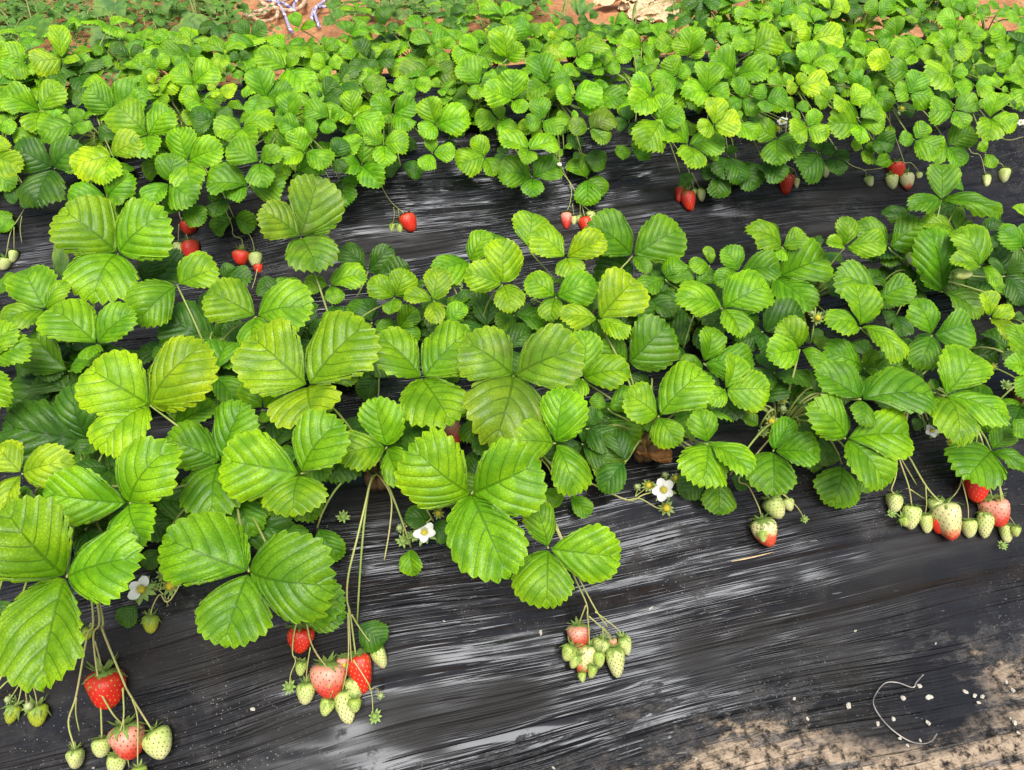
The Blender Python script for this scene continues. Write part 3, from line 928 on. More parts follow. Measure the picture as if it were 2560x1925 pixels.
def dome_mesh(seed, mat, bumps=True):
    r = random.Random(seed); V, Fc = [], []; NA, NB = 16, 8
    for k in range(NB+1):
        ph = k/NB*math.pi*.62
        for j in range(NA):
            a = 2*math.pi*j/NA; q = 1+(.10*math.sin(a*5+k*2.4)*math.sin(k*1.9) if bumps else 0)
            V.append((math.sin(ph)*math.cos(a)*q, math.sin(ph)*math.sin(a)*q, math.cos(ph)*q-.3))
    for k in range(NB):
        for j in range(NA): Fc.append((k*NA+j, (k+1)*NA+j, (k+1)*NA+(j+1) % NA, k*NA+(j+1) % NA))
    if bumps:
        for i in range(18):     # stamens round the dome
            a = i*6.283/18; d = Vector((math.cos(a), math.sin(a), 0)); s = Vector((-d.y, d.x, 0)); k0 = len(V); q = d*1.35+Vector((0, 0, .25+r.uniform(-.1, .2)))
            for dx, dz in ((-.12, 0), (.12, 0), (0, .2)): V.append(q+s*dx+Vector((0, 0, dz)))
            V.append(d*.9); Fc += [(k0, k0+1, k0+2), (k0, k0+3, k0+1), (k0, k0+2, k0+3), (k0+1, k0+3, k0+2)]
    return mesh('flower_dome', V, Fc, mats=[mat])
DOME = dome_mesh(1, M['pollen']); GREEN_DOME = dome_mesh(2, M['calyx'])
def star_mesh(seed, mat, n=9, ln=.62, wd=.34, up=.1):
    r = random.Random(seed); V, Fc = sepal_ring(n, ln, wd, up, r, 0, .12)
    return mesh('sepals', [(v[0], v[2], v[1]) for v in V], Fc, mats=[mat])
STAR = [star_mesh(i, M['calyx'], 9, .45, .22, .1*i-.1) for i in range(3)]
def bud_mesh():
    V, Fc = [], []; NA = 10; pr = [(0, .05), (.12, .34), (.4, .48), (.7, .36), (.95, .12), (1.0, .02)]
    for z, w in pr:
        for j in range(NA): a = j*2*math.pi/NA; V.append((w*math.cos(a), w*math.sin(a), z-.3))
    for k in range(len(pr)-1):
        for j in range(NA): Fc.append((k*NA+j, k*NA+(j+1) % NA, (k+1)*NA+(j+1) % NA, (k+1)*NA+j))
    return mesh('bud_core', V, Fc, mats=[M['bud']])
BUD = bud_mesh()
rw = random.Random(31)
def add_flower(kind, px, w_px, bed, h=None, lift=.02, face=None):
    P = hit(px, None if h is None else HB+h/100, .04 if kind in 'WV' else lift); w = w_px*(P-CAM).dot(FWD)/F_PX
    plant = owner(P, bed, .03); root = plant.ensure()
    n = face or ((CAM-P).normalized()*.7+Vector((rw.uniform(-.4, .4), rw.uniform(-.3, .1), .5))).normalized()
    y = Vector((rw.uniform(-1, 1), 1, .3)); x, y, n = frame_mat(y, n); y = n.cross(x); 
    nm = {'W': 'flower', 'V': 'flower', 'Y': 'spent_flower', 'b': 'flower_bud', 's': 'young_fruit'}[kind]
    f = bpy.data.objects.new(nm, rw.choice(STAR)); COL.objects.link(f); f.parent = root
    f.matrix_local = mat4(x, y, n, w*.95, w*.95, w*.95, P-plant.base)
    def child(name, me, M4):
        c = bpy.data.objects.new(name, me); COL.objects.link(c); c.parent = f; c.matrix_local = M4; return c
    if kind in 'WV':
        for i in range(5 if kind == 'W' else 3):
            a = i*6.283/5+rw.uniform(-.1, .1)
            ca, sa = math.cos(a), math.sin(a); k = .46*rw.uniform(.9, 1.05)
            child('petal', PETAL, Matrix(((ca*k*.95, -sa*k, 0, -sa*.07), (sa*k*.95, ca*k, 0, ca*.07), (0, 0, k, .04+.012*i), (0, 0, 0, 1))))
        child('flower_centre', DOME, Matrix.Translation((0, 0, .12)) @ Matrix.Diagonal((.15, .15, .13, 1)))
    elif kind == 'Y': child('flower_centre', DOME, Matrix.Translation((0, 0, .1)) @ Matrix.Diagonal((.25, .25, .24, 1)))
    elif kind == 's': child('receptacle', GREEN_DOME, Matrix.Translation((0, 0, .05)) @ Matrix.Diagonal((.24, .24, .3, 1)))
    else: child('bud_core', BUD, Matrix.Translation((0, 0, .15)) @ Matrix.Diagonal((.8, .8, .8, 1)))
    plant.items.append('F'); return P, plant

BERRIES = """
f 7 482,1530 490,1650 112 P
f 7 655,1455 655,1580 120 P
f 7 800,1375 850,1580 235 K
f 7 985,1405 1060,1580 165 P
f 7 750,1560 745,1690 122 P
f 7 892,1640 898,1700 85 G
f 7 805,1500 820,1590 75 G
f 7 665,1030 700,1262 240 R
f 7 95,1245 60,1362 100 Y
f 7 240,1245 252,1378 115 Y
f 7 968,665 968,780 112 Y
f 7 575,745 560,820 75 Y
f 7 1940,740 1925,898 180 R
f 7 1940,960 1930,1055 80 G
f 7 1967,1100 1965,1238 112 P
f 7 2100,975 2125,1200 200 K
f 7 2130,1060 2125,1150 90 G
f 7 2120,1200 2080,1312 100 G
f 8 15,1150 60,1365 140 P
f 8 90,1060 112,1205 118 P
f 8 95,1200 100,1290 80 G
f 8 110,915 162,1165 172 R
f 8 20,930 20,1080 100 K
f 8 232,878 288,1002 100 P
f 8 1530,728 1540,870 152 K
f 8 1600,860 1550,1045 140 B
f 8 1490,860 1450,955 95 G
f 8 1530,920 1490,1005 78 G
f 8 1665,900 1668,1000 68 G
f 8 1630,985 1612,1070 75 G
f 8 1555,1030 1560,1095 62 G
f 8 1690,815 1670,900 110 P
f 8 1765,872 1785,1062 145 P
f 8 1820,805 1852,917 92 P
f 8 1745,815 1760,870 60 K
f 9 525,50 580,222 165 B
f 9 525,120 535,195 60 G
f 6 575,1560 9:655,38 132 P
f 6 690,1560 710,1640 75 P
f 6 1380,1530 1375,1650 105 P
f 6 1490,1605 9:1480,112 125 P
f 9 1575,15 9:1592,135 90 P
f 6 1700,1590 9:1750,182 185 B
f 6 1640,1560 1650,1646 105 P
f 9 1660,20 1670,140 110 R
f 9 1430,35 1455,95 65 G
f 9 1855,50 1862,167 92 P
f 9 1970,0 1955,167 122 P
f 6 1895,1395 1912,1585 160 R
f 6 2010,1560 9:2055,95 165 K
f 9 2095,80 2100,200 90 P
f 9 2160,90 2160,160 58 G
f 5 720,1080 742,1220 125 K
b 1 1215,1422 1212,1506 96 R
b 1 1212,1548 1240,1672 102 R
b 1 1150,1560 1150,1640 72 P
b 1 1550,1612 4:1550,55 105 R
b 4 1640,-20 1645,70 85 P
b 4 1655,50 1665,100 70 R
b 1 90,1610 80,1690 70 P
b 1 30,1660 20,1740 80 P
b 2 420,1378 468,1492 100 R
b 2 336,1440 334,1497 48 G
b 2 384,1440 388,1500 52 G
b 2 1455,1368 1457,1474 76 K
b 2 1504,1390 1504,1450 42 P
b 2 1543,1388 1540,1440 42 P
b 2 1572,1400 1592,1505 92 R
b 2 1612,1362 1612,1440 62 P
b 3 45,1232 66,1358 105 R
b 3 0,1205 -10,1300 60 R
b 3 130,1215 142,1295 60 P
b 3 90,1215 92,1262 38 P
b 3 690,1125 680,1248 102 R
b 3 748,1145 748,1212 42 P
b 3 925,1050 940,1142 66 P
b 3 800,1105 806,1160 46 P
b 3 1385,1045 1395,1140 108 R
b 3 1360,1125 1372,1218 80 P
b 3 1450,1115 1470,1218 90 B
b 3 1345,1110 1350,1160 42 G
b 3 1540,1110 1530,1150 42 P
b 3 1210,1135 1225,1200 60 P
b 3 1970,1125 1972,1200 55 P
b 3 2090,1090 2080,1172 78 P
"""
for ln in BERRIES.strip().splitlines():
    k = ln.split(); reg = k[1]; q = []
    for s in k[2:4]:
        g_ = reg
        if ':' in s: g_, s = s.split(':')
        q.append(src(g_, *[float(a) for a in s.split(',')]))
    kk = k[5]; kw = {}
    if (reg, k[2]) == ('5', '720,1080'): kw['h'] = 3
    lift = .018 if (kk == 'G' and k[0] == 'f' and float(k[4]) < 100) else 0.0
    add_berry(kk, q[0], q[1], float(k[4])*860/2212, 'front' if k[0] == 'f' else 'back', lift=lift, **kw)
add_berry('P', src('6', 1755, 122), src('6', 1875, 118), 75*.3888, 'front', h=12)
add_berry('P', src('6', 1470, -10), src('6', 1490, 50), 60*.3888, 'front', h=9)

FLOWERS = """
f 5 2085 1505 150 W -
f 5 1985 1475 85 Y -
f 5 1912 1485 52 b -
f 5 2090 1410 52 b -
f 5 2160 1430 75 Y -
f 5 2100 1620 100 Y -
f 8 545 135 150 W -
f 8 385 105 60 b -
f 8 405 185 90 s -
f 8 468 150 80 s -
f 8 632 8 80 Y -
f 8 20 30 85 s -
f 7 912 500 170 V -
f 7 1095 475 120 Y -
f 7 985 478 85 s -
f 7 1048 400 90 s -
f 7 55 1205 60 b -
f 7 185 1250 80 b -
f 7 1860 1125 90 s -
f 8 262 1180 50 b -
f 8 225 1315 90 s -
f 8 25 985 60 Y -
f 6 885 400 85 Y 8
f 6 942 370 55 s 8
f 6 845 372 45 b 8
f 6 660 925 75 Y 7
f 6 662 988 60 b 7
f 6 590 1065 90 Y 6
f 6 535 1130 80 s 5
f 6 1620 1125 95 W 4
f 6 1575 1090 50 s 4
f 6 1745 1195 75 Y 3
f 6 2100 830 80 s 6
f 6 2012 712 60 Y 8
f 6 1600 825 40 Y 8
f 9 800 45 55 s -
f 9 1360 10 60 s -
f 9 2075 215 60 s -
f 5 725 185 45 b 9
f 5 770 185 50 b 9
f 5 1250 285 48 b 9
b 3 660 785 75 W 6
b 3 630 825 60 Y 5
b 3 1425 700 60 Y 10
b 3 1405 730 30 b 9
b 3 2195 790 50 W 6
b 3 1325 1010 50 Y -
b 1 425 930 35 W 6
b 1 490 925 35 Y 6
b 1 1530 1035 50 Y 6
b 2 1380 965 34 W 5
b 2 1410 1058 32 W 2
b 2 2070 415 30 b 14
b 3 790 1035 35 s -
"""
for ln in FLOWERS.strip().splitlines():
    k = ln.split()
    add_flower(k[5], src(k[1], float(k[2]), float(k[3])), float(k[4])*860/2212, 'front' if k[0] == 'f' else 'back', None if k[6] == '-' else float(k[6]))

# stalks: bed, region, start thickness in mm, points; a leading * ties the stalk to the crown of its plant; h = height over the bed in cm at start and end instead of the film
STALKS = """
f 7 2.1 * 600,700 560,800 490,1180 440,1350 482,1525
f 7 1.3 490,1190 488,1300 510,1410
f 7 2.1 * 640,690 600,800 640,1150 650,1300 655,1450
f 7 1.6 645,1160 720,1290 768,1345 800,1375
f 7 1.4 610,830 645,960 660,1030
f 7 2.4 * 660,690 660,760 790,1080 830,1165 980,1405
f 7 1.5 790,1130 795,1320 760,1450 750,1560
f 7 1.3 850,1200 885,1330 885,1600 892,1640
f 7 1.1 795,1330 800,1450 830,1640
f 7 1.5 * -20,1120 60,1080 170,1065
f 7 1.2 150,1070 120,1210 95,1245
f 7 1.2 200,1090 225,1160 240,1245
f 7 1.0 160,1090 170,1200 185,1245
f 7 1.0 140,1080 80,1180 55,1205
f 7 1.5 * 1100,560 1030,530 985,600 968,665
f 7 1.1 1050,530 1000,490 920,500
f 7 1.1 1080,560 1100,500 1095,480
f 7 1.0 1030,500 1040,440 1048,410
f 7 1.0 1060,545 1075,580 1075,610
f 7 1.7 * 1975,650 1970,690 2000,840 2060,950 2105,980
f 7 1.3 1930,650 1895,760 1880,900 1900,960 1870,1040 1862,1120
f 7 1.1 1995,870 1975,1000 1967,1100
f 7 1.2 1920,690 1940,740
f 7 1.0 1895,930 1940,960
f 7 1.1 2020,880 2050,930 2130,1040 2130,1065
f 7 1.0 2140,1150 2120,1205
f 8 2.2 * 165,-60 110,170 55,400 45,560 65,650 85,800 100,915
f 8 1.5 75,660 110,720 165,800 232,878
f 8 1.3 55,620 65,820 75,960 90,1060
f 8 1.2 50,650 55,900 40,1040 15,1150
f 8 1.2 85,950 180,1100 205,1180 212,1300
f 8 .9 190,1140 225,1130 245,1145 260,1178
f 8 1.9 * 330,-90 320,100 285,310
f 8 1.6 * 350,-80 390,40 430,90
f 8 1.1 430,90 410,110 405,185
f 8 1.1 590,40 520,100 470,150
f 8 2.0 * 1430,200 1500,400 1585,590 1590,680
f 8 1.9 * 1440,200 1520,390 1640,620 1720,740
f 8 1.3 1580,600 1550,680 1528,730
f 8 1.3 1590,640 1600,760 1605,860
f 8 1.2 1600,670 1690,750 1740,820 1765,872
f 8 1.1 1640,640 1720,700 1790,760 1820,805
f 8 1.1 1690,740 1690,830 1670,900
f 8 1.0 1700,750 1740,800 1745,815
f 8 1.0 1660,980 1630,1000
f 8 .9 1560,850 1510,870 1490,870
f 5 1.9 * 1500,1420 1600,1455 1850,1570 1950,1535 2060,1505
f 5 1.3 1850,1570 1930,1560 2040,1620 2100,1620
f 5 1.1 1900,1545 1985,1480
f 5 1.0 1900,1545 1915,1490
f 5 1.0 1985,1510 2080,1450 2155,1430
f 5 1.6 * 1340,1360 1390,1500
f 6 1.8 * 380,1430 440,1480 500,1600 520,1660
f 6 1.3 450,1475 540,1510 575,1560
f 6 1.1 560,1530 660,1530 700,1560
f 6 1.0 660,1530 740,1600 775,1646 9:795,35
f 6 1.7 * 1400,1200 1390,1400 1360,1500 1380,1530
f 6 1.8 * 1400,1250 1470,1480 1490,1605
f 6 2.1 * 1430,1200 1490,1320 1590,1490 1690,1600
f 6 1.3 1420,1300 1520,1470
f 6 1.2 1580,1480 1585,1600 9:1575,15
f 6 1.1 1480,1500 1570,1560
f 6 2.1 * 1880,1070 1970,1270 2040,1430 2090,1600
f 6 1.6 1980,1290 1970,1400 2010,1560
f 6 1.6 * 1860,1260 1820,1400 1790,1500 1710,1600
f 6 1.1 1815,1450 1850,1600 9:1855,50
f 6 1.3 2050,1450 2070,1560 9:2095,80
f 6 1.2 1920,1100 1900,1250 1895,1395
f 6 1.0 2050,1440 2075,1600 9:2160,90
b 1 1.6 * 1150,1330 1175,1440 1212,1548
b 1 1.2 1150,1440 1145,1560
b 1 1.2 1165,1400 1215,1425
b 1 1.5 * 1480,1420 1500,1510 1555,1540 1552,1612
b 1 1.3 1580,1480 1620,1540 4:1640,-20
b 4 1.2 1655,80 1640,150 1620,210
b 1 1.6 * 180,1260 140,1370 70,1490 40,1640
b 1 1.2 140,1390 130,1470 140,1560
b 1 1.2 90,1460 90,1610
b 2 1.6 * 250,1120 270,1200 330,1300 420,1378
b 2 1.1 345,1330 350,1390 336,1440
b 2 1.1 375,1345 385,1440
b 2 1.7 * 1400,1050 1490,1190 1550,1310 1575,1400
b 2 1.4 * 1420,1050 1485,1200 1480,1300 1455,1368
b 2 1.0 1495,1310 1504,1390
b 2 1.0 1545,1320 1543,1388
b 2 1.1 1560,1320 1612,1362
b 3 1.5 * 20,1020 60,1110 90,1215
b 3 1.2 75,1110 130,1215
b 3 1.2 * 670,1020 688,1125
b 3 1.2 700,1070 740,1100 748,1145
b 3 1.2 * 890,1000 925,1050
b 3 1.1 780,980 800,1105
b 3 1.6 * 1060,1030 1185,1095 1195,1140
b 3 1.2 1180,1095 1300,1080 1360,1045
b 3 1.2 * 1430,1010 1455,1115
b 3 1.1 1440,1050 1490,1050 1540,1110
b 3 1.5 * 1860,960 1930,1000 1965,1125
b 3 1.2 1960,990 2010,1080
b 3 1.2 1990,1050 2060,1050 2090,1090
b 3 1.3 * 2050,860 2110,900 2210,880
"""
rs = random.Random(41)
for ln in STALKS.strip().splitlines():
    k = ln.split(); reg, th = k[1], float(k[2]); toks = k[3:]; tie = toks[0] == '*'
    if tie: toks = toks[1:]
    pts = []
    for i, s in enumerate(toks):
        g_ = reg
        if ':' in s: g_, s = s.split(':')
        f = i/max(1, len(toks)-1)
        pts.append(hit(src(g_, *[float(a) for a in s.split(',')]), None, .048-.026*f if k[0] == 'f' else .032-.016*f))
    bed = 'front' if k[0] == 'f' else 'back'; pl = owner(pts[0], bed, .05); root = pl.ensure()
    if tie:
        s0 = pl.base+Vector((rs.uniform(-.008, .008), -.008, .028)); mid = (s0+pts[0])/2+Vector((0, 0, .012)); pts = [s0, above_film(mid, .02)]+pts
    pts = smooth_pts(pts, 5); r0 = th/1000*.72
    V, Fc, U = tube_data([p-pl.base for p in pts], [r0*(1.1-.4*i/len(pts)) for i in range(len(pts))], 7)
    link('fruit_stalk', mesh('fruit_stalk', V, Fc, uv=U), root, M['stalk'])
# stalks of the flowers that stand among the leaves
for ln in FLOWERS.strip().splitlines():
    k = ln.split()
    if k[6] == '-': continue
    bed = 'front' if k[0] == 'f' else 'back'; P = hit(src(k[1], float(k[2]), float(k[3])), HB+float(k[6])/100, .02); pl = owner(P, bed, .03); root = pl.ensure()
    P = P-ray(src(k[1], float(k[2]), float(k[3]))).normalized()*-.004
    s0 = Vector((rs.uniform(-.01, .01), -.005, .03)); e = P-pl.base; pts = smooth_pts([s0, Vector((e.x*.5, e.y*.5, max(.05, e.z*.75))), e], 6)
    V, Fc, U = tube_data(pts, [.0011]*len(pts), 6); link('flower_stalk', mesh('flower_stalk', V, Fc, uv=U), root, M['petiole'])

# lower leaves that close the canopy under those
FEATS = []
for txt in (BERRIES, FLOWERS):
    for ln in txt.strip().splitlines():
        k = ln.split()
        for s in (k[2:4] if txt is BERRIES else [k[2]+','+k[3]]):
            g_ = k[1]
            if ':' in s: g_, s = s.split(':')
            FEATS.append(src(g_, *[float(a) for a in s.split(',')])+((26 if k[0] == 'f' else 14),))
OPEN = [('F', 505, -80, 725, 70), ('F', 1185, -80, 1450, 45), ('F', 2110, -80, 2260, 12), ('F', 1375, 945, 1440, 1010), ('F', 780, 1030, 880, 1200)]     # bare soil and film seen between the leaves
def shows(q, m=0):
    d = q-CAM; z = d.dot(FWD); x, y = CX+F_PX*d.dot(r_h)/z, CY-F_PX*d.dot(UPV)/z
    for r_, x0, y0, x1, y1 in OPEN:
        a, b = src(r_, x0, y0); c, e = src(r_, x1, y1)
        if a-m < x < c+m and b-m < y < e+m: return False
    return all((x-fx)**2+(y-fy)**2 > (fr+m)**2 for fx, fy, fr in FEATS)
def filler(p, n, r, hmin, hmax, rad, dy=0.0):
    for _ in range(n):
        a = r.uniform(0, 6.28); d = r.uniform(.03, rad)
        J = p.base+Vector((math.cos(a)*d, math.sin(a)*d*.8+dy, r.uniform(hmin, hmax)))
        J = above_film(J, .03)
        if not shows(J, 22): continue
        size = r.uniform(.045, .064)*(1.12 if p.bed == 'back' else 1); o = a+r.uniform(-.5, .5)
        tips = []
        n_ = Vector((math.cos(a)*.25, math.sin(a)*.25-.15, 1)).normalized()
        lf = petiole(p, J, r)
        c = r.choice('gddd' if p.bed == 'front' else 'lllggd')  # near bed mostly dark green: shade of the gaps put into leaf colour
        for k, da in enumerate((0, 2.05, -2.05)):
            T = J+Vector((math.cos(o+da), math.sin(o+da), 0))*size*r.uniform(.85, 1.05)
            T.z -= (T-J).dot(n_)/n_.z
            T = above_film(T)
            if not shows(T, 4) or not shows((T+J)/2, 8): continue
            nn = (n_+Vector((r.uniform(-.2, .2), r.uniform(-.2, .2), 0))).normalized()
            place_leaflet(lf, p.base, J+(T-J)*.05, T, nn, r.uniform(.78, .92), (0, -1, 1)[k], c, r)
rf = random.Random(5)
for p in PLANTS:
    if not p.leaves: continue
    if p.bed == 'front': filler(p, 12, rf, .02, .085, .105)
    else:
        filler(p, 11 if p.row == 0 else 12, rf, .04, .13, .14)
        if p.row == 0: filler(p, 5 if p.base.x < -.1 else 2, rf, .0, .05, .09, -.085)
        else: filler(p, 8 if p.base.x < 1.1 else 15, rf, .05, .15, .11, .09)
LABELS = {  # key: bed, row and place along the row (the order the plants are set out in)
 'f0_0': 'near plant cut off by the edge, mostly hidden below lime leaves',
 'f0_1': 'near plant with huge lime leaf, big red and pale berries hanging lowest of all',
 'f0_2': 'near plant with large dark green three-part leaf, one small red berry under its edge',
 'f0_3': 'near plant with long bare stalk ending in a red, pink and green berry cluster',
 'f0_4': 'near plant with low two-lobed leaf above a tight cluster of mostly green berries',
 'f0_5': 'near plant with open white flower on long stalk, beside dead brown leaf',
 'f0_6': 'near plant with single half-red berry and small green ones below round leaves',
 'f0_7': 'near plant with the longest row of pale and red berries over black plastic',
 'f0_8': 'near plant cut off by the edge just beyond the longest row of berries',
 'f1_0': 'rear plant of the near bed cut off by the edge, one lime leaf showing',
 'f1_1': 'rear plant of the near bed with its biggest raised leaf, below stacked red berries',
 'f1_2': 'rear plant of the near bed with paired bright leaves, next to the biggest raised leaf',
 'f1_3': 'rear plant of the near bed lifting one mottled leaf on a bare upright stalk',
 'f1_4': 'rear plant of the near bed with the small bright yellow leaves',
 'f1_5': 'rear plant of the near bed with yellow-edged leaf just below the five-berry truss',
 'f1_6': 'rear plant of the near bed with brownish crown and long stalks under mid green leaves',
 'f1_7': 'rear plant of the near bed with yellow spent flowers among dark leaves',
 'f1_8': 'rear plant of the near bed with the tallest folded leaf and a pale lying berry',
 'f1_9': 'rear plant of the near bed cut off by the edge, past the pale lying berry',
 'b0_0': 'far-bed plant wholly at the edge, a few leaves over the film',
 'b0_1': 'front plant of the far bed with two pale berries on brown stalk',
 'b0_2': 'front plant of the far bed with dark glossy leaves and yellow leaf, no berries below',
 'b0_3': 'front plant of the far bed above two red berries hanging one over the other',
 'b0_4': 'front plant of the far bed above small red berries with pale one beside bare plastic',
 'b0_5': 'front plant of the far bed with lone red berry beside two tiny green ones',
 'b0_6': 'front plant of the far bed with dense lime leaves and no fruit on its side',
 'b0_7': 'front plant of the far bed with a five-berry truss under its hanging leaf',
 'b0_8': 'front plant of the far bed between the five-berry truss and two large red berries',
 'b0_9': 'front plant of the far bed with dark low leaves above two large red berries',
 'b0_10': 'front plant of the far bed with one long red berry and lone pale berries',
 'b0_11': 'front plant of the far bed with tight truss of one red and several pale berries',
 'b0_12': 'front plant of the far bed with two pale berries on arched stalks',
 'b0_13': 'front plant of the far bed cut off past the arched stalks of pale berries',
 'b1_0': 'back plant of the far bed in the weedy corner, almost hidden',
 'b1_1': 'back plant of the far bed in the corner beside the small upright weed',
 'b1_2': 'back plant of the far bed with upright yellow-green folded leaf',
 'b1_3': 'back plant of the far bed directly under the largest lobed grey-green weed',
 'b1_4': 'back plant of the far bed between the two grey-green lobed weeds',
 'b1_5': 'back plant of the far bed with small bright leaf standing against the ropes',
 'b1_6': 'back plant of the far bed below the end of the blue cords',
 'b1_7': 'back plant of the far bed with dark leaves before the low pale weed',
 'b1_8': 'back plant of the far bed just past the weed with white midrib',
 'b1_9': 'back plant of the far bed before the silvery feathery weed',
 'b1_10': 'back plant of the far bed in front of the heap of pale dry leaves',
 'b1_11': 'back plant of the far bed first past the dry leaf heap',
 'b1_12': 'back plant of the far bed second past the dry leaf heap, before orange soil',
 'b1_13': 'back plant of the far bed third past the dry leaf heap, dark upright leaf',
 'b1_14': 'back plant of the far bed at the top corner, last of the row in view',
}
# ------------------------------------------------------------------ setting: soil, plastic mulch over the beds
def wavy(X, Y, seed, scale):
    r = np.random.default_rng(seed); z = np.zeros_like(X)
    for k in range(14):
        a = r.uniform(0, 6.28); f = scale*r.uniform(.5, 2.6); z += np.sin(f*(X*math.cos(a)+Y*math.sin(a))+r.uniform(0, 6.28))/14
    return z
def grid_mesh(name, xs, ys, zf, uvf, mat):
    X, Y = np.meshgrid(xs, ys); Z = zf(X, Y); nx, ny = len(xs), len(ys)
    V = np.stack([X.ravel(), Y.ravel(), Z.ravel()], 1)
    idx = np.arange(nx*ny).reshape(ny, nx)
    Fc = np.stack([idx[:-1, :-1].ravel(), idx[:-1, 1:].ravel(), idx[1:, 1:].ravel(), idx[1:, :-1].ravel()], 1)
    me = bpy.data.meshes.new(name); me.vertices.add(len(V)); me.vertices.foreach_set('co', V.ravel())
    me.loops.add(Fc.size); me.loops.foreach_set('vertex_index', Fc.ravel().astype(np.int32))
    me.polygons.add(len(Fc)); me.polygons.foreach_set('loop_start', np.arange(0, Fc.size, 4, dtype=np.int32)); me.polygons.foreach_set('loop_total', np.full(len(Fc), 4, dtype=np.int32))
    me.update(calc_edges=True); me.polygons.foreach_set('use_smooth', [True]*len(Fc))
    U = uvf(X, Y); l = me.uv_layers.new(name='UVMap'); l.data.foreach_set('uv', U[Fc.ravel()].astype(np.float32).ravel())
    me.materials.append(mat); o = bpy.data.objects.new(name, me); COL.objects.link(o); return o
xs = np.unique(np.concatenate([np.linspace(-40, -3, 12), np.linspace(-3, 4.5, 260), np.linspace(4.5, 40, 12)]))
ys = np.unique(np.concatenate([np.linspace(-20, -.5, 10), np.linspace(-.5, 2.3, 40), np.linspace(2.3, 4.2, 150), np.linspace(4.2, 60, 14)]))
def soil_z(X, Y):
    k = np.clip((Y-2.45)/.1, 0, 1)*np.clip((4.2-Y)/.3, 0, 1)
    return -.006+k*(.010+.020*wavy(X, Y, 1, 14)+.016*wavy(X, Y, 2, 55)+.008*wavy(X, Y, 3, 140))
o = grid_mesh('soil_ground', xs, ys, soil_z, lambda X, Y: np.stack([X.ravel(), Y.ravel()], 1), M['soil']); tag(o, kind='structure')

fz = np.vectorize(film_z)
def film(cy, mat, seed, label, near, far, lift):
    ys = np.linspace(cy-near, cy+far, 200); z1 = np.array([film_z(y) for y in ys])
    s = np.concatenate([[0], np.cumsum(np.hypot(np.diff(ys), np.diff(z1)))]); s -= np.interp(cy-.51, ys, s)
    def zf(X, Y):
        Z = np.interp(Y, ys, z1); e = np.clip(np.minimum(Y-cy+near, cy+far-Y)/.04, 0, 1)
        return Z-.006+lift+e*(.0075+.006*wavy(X, Y*1.4, seed, 9)+.0035*wavy(X*.6, Y*2.4, seed+1, 26))
    o = grid_mesh('mulch_film', np.linspace(-2.4, 3.6, 420), ys, zf, lambda X, Y: np.stack([X.ravel(), np.interp(Y, ys, s).ravel()], 1), mat)
    tag(o, label, 'plastic film', 'plastic mulch over the beds'); return o
film(.87, M['film_front'], 11, 'wrinkled black plastic mulch on the near bed, tan mud along its foot', .73, .53, 0.0)
film(1.97, M['film_back'], 21, 'black plastic mulch on the far bed, glossy and strewn with white specks', .62, .52, .008)

# ------------------------------------------------------------------ small loose things
def blob_mesh(seed, flat=.6):
    r = random.Random(seed); V, Fc = [], []; NA, NB = 9, 6
    for k in range(NB+1):
        ph = math.pi*k/NB
        for j in range(NA):
            a = 2*math.pi*j/NA; q = 1+r.uniform(-.38, .38)
            V.append((math.sin(ph)*math.cos(a)*q*.5, math.sin(ph)*math.sin(a)*q*.38, math.cos(ph)*q*.5*flat))
    for k in range(NB):
        for j in range(NA): Fc.append((k*NA+j, k*NA+(j+1) % NA, (k+1)*NA+(j+1) % NA, (k+1)*NA+j))
    return mesh('granule', V, Fc, smooth=False, mats=[M['granule']])
BLOBS = [blob_mesh(i, f) for i, f in enumerate((.6, .75, .5, .65))]
GRAN_F = "9 1085,1245,50 9 1435,1195,38 9 1600,1190,58 9 1540,1118,34 9 1375,1330,34 9 1270,1362,38 9 1595,1355,40 9 820,1328,30 9 1415,1455,28 9 1465,1500,28 9 1545,1470,26 9 1835,1155,40 9 1893,1180,36 9 1945,1187,36 9 1920,1225,30 9 2100,1090,32 9 2150,1355,40 9 2175,1420,28 9 2125,1325,22 9 105,1590,36 9 735,1200,26 9 1340,1585,24 9 2140,1145,34 7 1625,1268,40 7 1625,815,18 8 2000,615,42 8 1290,775,44 8 670,702,24 8 1380,685,20 8 1370,1645,36 9 1125,765,26 9 1645,845,22 7 600,1645,22"
GRAN_B = "2 300,1175,24 2 585,1185,20 2 525,1225,20 2 490,1280,22 2 600,1330,18 2 545,1418,20 2 578,1540,18 2 1355,1130,22 2 1380,970,28 2 1945,1090,12 1 260,1615,26 1 575,1175,18 1 475,1215,22 4 105,115,30 4 1775,88,22 3 1923,1065,18 3 2118,1168,20 3 2092,1168,16 3 1297,1195,20 3 65,1365,16 3 505,1240,12 3 40,1468,14 2 1640,1240,10"
rg = random.Random(61)
